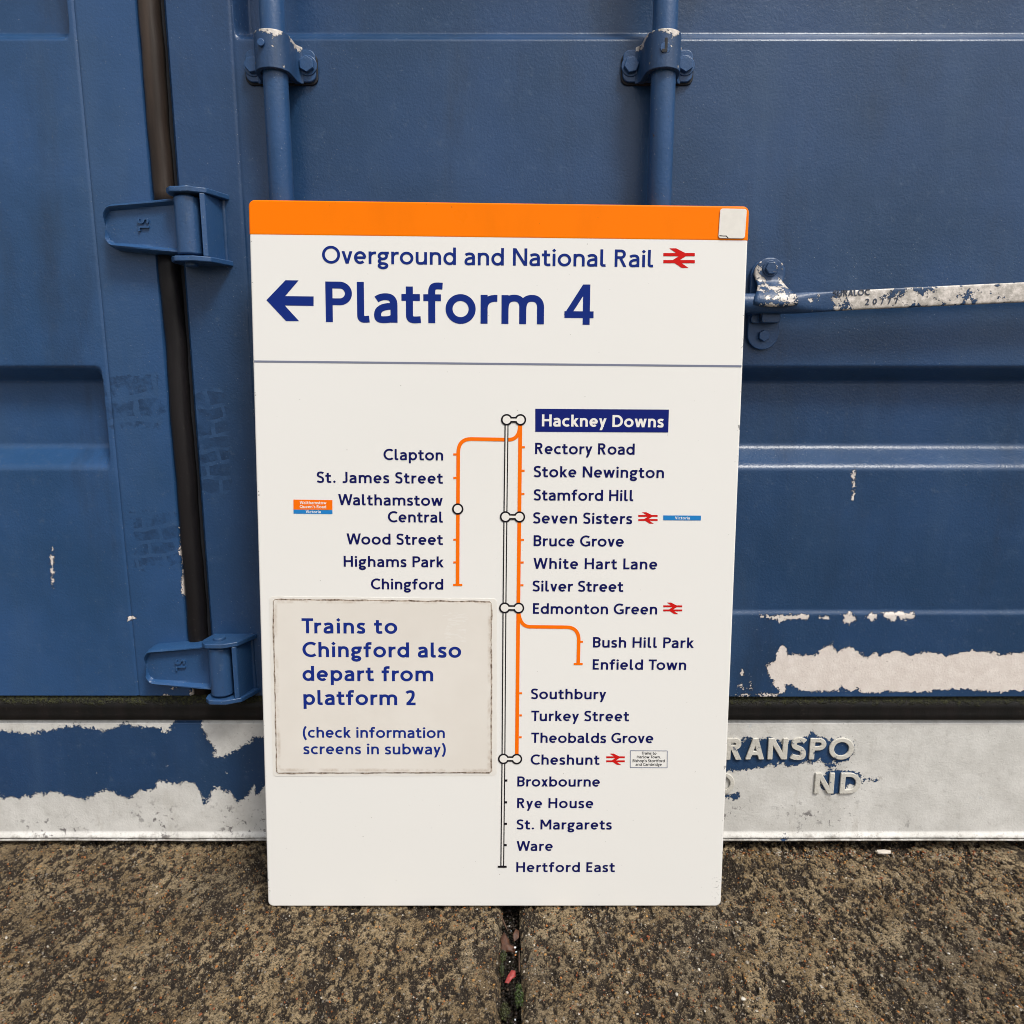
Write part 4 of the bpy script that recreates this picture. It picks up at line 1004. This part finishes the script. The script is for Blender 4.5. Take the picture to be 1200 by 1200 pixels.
MB().prism(rrect(.362, .407, .8865, .9000, .005, 4), -.006, -.016).build('lower_jaw', M['blue'], lt, bevel=.0015)
for txt, a, b, bl, cp in (('SURALOC', 976, 1019, 347.6, 7.2), ('20777', 1014, 1052, 357.2, 7.0)):
    xa, za = P(a, bl, -.0405); xb, _ = P(b, bl, -.0405); _, zt = P(a, bl - cp, -.0405)
    V, F = text_faces(txt, .17, zt - za, xb - xa)
    me = bpy.data.meshes.new('stamped_text'); bm = bmesh.new(); vs = [bm.verts.new((xa + p[0], -.0396, za + p[1] + .045 * p[0])) for p in V]
    for f in F:
        try: bm.faces.new([vs[k] for k in f])
        except ValueError: pass
    r = bmesh.ops.extrude_face_region(bm, geom=bm.faces[:])
    for v in [q for q in r['geom'] if isinstance(q, bmesh.types.BMVert)]: v.co.y -= .0012
    for v in list(bm.verts):
        if not v.link_faces: bm.verts.remove(v)
    bmesh.ops.recalc_face_normals(bm, faces=bm.faces); bm.to_mesh(me); bm.free()
    link('stamped_text', me, M['stamp'], lt, smooth=False)

# ------------------------------------------------------------------ litter in the joint and by the foot rail
def leaflike(name, outline, loc, rot, mat, label, cat, curl=.004, sc=1):
    n = len(outline); V = [(0, 0, curl * .3)] + [(a * sc, b * sc, curl * (math.sin(i * 2.1) * .5)) for i, (a, b) in enumerate(outline)]
    F = [(0, i + 1, (i + 1) % n + 1) for i in range(n)]
    me = bpy.data.meshes.new(name); me.from_pydata(V, [], F); bm = bmesh.new(); bm.from_mesh(me); bmesh.ops.subdivide_edges(bm, edges=bm.edges[:], cuts=2, use_grid_fill=True)
    for v in bm.verts: v.co.z += .0016 * mnoise.noise(v.co * 170)
    bm.to_mesh(me); bm.free()
    o = link(name, me, mat, smooth='all', loc=loc); o.rotation_euler = rot; o['label'] = label; o['category'] = cat
    s_ = o.modifiers.new('solid', 'SOLIDIFY'); s_.thickness = .0004
    return o
mleaf = mat_plain('dry_leaf', (.085, .030, .012), .6, .5, gs=150, bump=.0006); mpetal = mat_plain('red_flake', (.36, .045, .04), .55, .4, gs=200, bump=.0006)
mo = lambda px, py, z=-.02: G(px, py, z)
x, y = mo(594, 1107, -.016); leaflike('dry_leaf', [(-.011, -.009), (-.004, -.013), (.002, -.009), (.011, -.011), (.013, -.003), (.006, .002), (.004, .008), (-.003, .018), (-.009, .009), (-.008, 0)], (x, y, -.016), (.35, .25, .2), mleaf, 'crumpled brown leaf lying deep in the joint between the slabs', 'leaf')
x, y = mo(605, 1098, -.016); leaflike('dry_leaf', [(-.009, -.002), (0, -.005), (.009, .001), (.008, .006), (-.002, .005)], (x, y, -.014), (.3, -.4, .9), mleaf, 'narrow sliver of brown leaf beside the crumpled leaf in the joint', 'leaf')
x, y = mo(598, 1144, -.012); leaflike('red_flake', [(-.0065, -.010), (-.001, -.0105), (.003, -.003), (.0075, .001), (.0060, .0085), (.000, .0080), (-.0035, .001)], (x, y, -.012), (.35, .15, -.1), mpetal, 'small pinkish red flake lying in the joint between the slabs', 'flake', .002)
mt = mat_plain('twig_bark', (.09, .045, .025), .7, .4)
def twig(pts, r, label):
    rings = []
    for i, p in enumerate(pts):
        rings.append([(p[0] + r * math.cos(a), p[1] + r * .4 * math.sin(a), p[2] + r * math.sin(a)) for a in np.linspace(0, 6.283, 7, endpoint=False)])
    o = MB().loft(rings).build('twig', mt, smooth='all'); o['label'] = label; o['category'] = 'twig'
def g3(px, py, z): a = G(px, py, z); return (a[0], a[1], z)
twig([g3(584, 1069, .002), g3(588, 1075, -.001), g3(591, 1082, -.006), g3(594, 1089, -.012)], .0010, 'thin pale twig hooked over the left edge of the joint just below the sign')
twig([g3(608.5, 1115, -.010), g3(608.3, 1126, -.011), g3(608.6, 1139, -.012)], .0010, 'straight brown stalk standing against the right wall of the joint')
def moss(px, py, z, rx, ry, rz, label, n=260, green=1.0):
    c_ = g3(px, py, z); pts = []; 
    for i in range(n):
        u = rng.normal(size=3); u /= np.linalg.norm(u); u[2] = abs(u[2]); pts.append(np.array(c_) + u * np.array([rx, ry, rz]) * rng.uniform(.45, 1.25))
    cols = [np.array([.026, .038, .005]) * rng.uniform(.2, 2.0) * np.array([1, green, 1]) for _ in range(n)]
    o = stones('moss', pts, rng.uniform(.0006, .0014, n), cols, M['stone'], label, 1.2, .5); o['category'] = 'moss'
moss(608, 1168, -.008, .0045, .017, .006, 'bright green moss cushion on the right wall of the joint between the slabs', 380, 1.25)
moss(589.5, 1121, -.006, .004, .007, .006, 'round dark green moss cushion on the left wall of the joint', 200, .9)
moss(592, 1186, -.018, .006, .012, .004, 'dull olive moss at the near end of the joint', 240, .8)
moss(588.5, 1136, -.008, .002, .012, .004, 'thin streak of pale moss below the round cushion in the joint', 120, 1.0)
# pale bits in the joint
pts = [g3(603.5, 1110, -.014), g3(605, 1115.5, -.014), g3(597.5, 1127, -.014), g3(603.5, 1195, -.014), g3(597, 1085, -.014), g3(604, 1119, -.014), g3(599, 1091, -.016), g3(603, 1201, -.014)]
stones('grit', pts, [.0018, .0015, .0016, .0016, .0017, .0015, .0014, .0015], [(.7, .7, .7), (.6, .7, .75), (.75, .75, .72), (.6, .65, .7), (.35, .32, .28), (.55, .2, .05), (.3, .35, .4), (.5, .5, .5)], M['stone'], 'pale crumbs of stone lodged in the joint between the slabs')
Nj = 1500; jx = rng.uniform(-.016, .014, Nj); jy = rng.uniform(-.26, .05, Nj); jz = -.038 + .009 * rng.random(Nj) ** 2
stones('grit', np.stack([jx, jy, jz], -1), .0008 + .0022 * rng.random(Nj) ** 2, [np.array(random.choice([(.03, .022, .016), (.05, .032, .02), (.018, .014, .012), (.08, .05, .03), (.02, .028, .008)])) * rng.uniform(.3, .9) for _ in range(Nj)], M['stone'], 'dark crumbs of soil and rotted leaf filling the joint between the slabs', .6, .6)
x, y = G(1028, 989, .004)
o = MB().prism([(-.012, -.004), (-.004, -.006), (.010, -.0045), (.013, .001), (.004, .004), (-.010, .003)], 0, .0022, 'z').build('paint_flake', mat_plain('white_flake', (.66, .60, .53), .6, .2), smooth=False, loc=(x, .128, .0035)); o['label'] = 'white flake of paint lying on the grit under the right end of the foot rail'; o['category'] = 'paint flake'
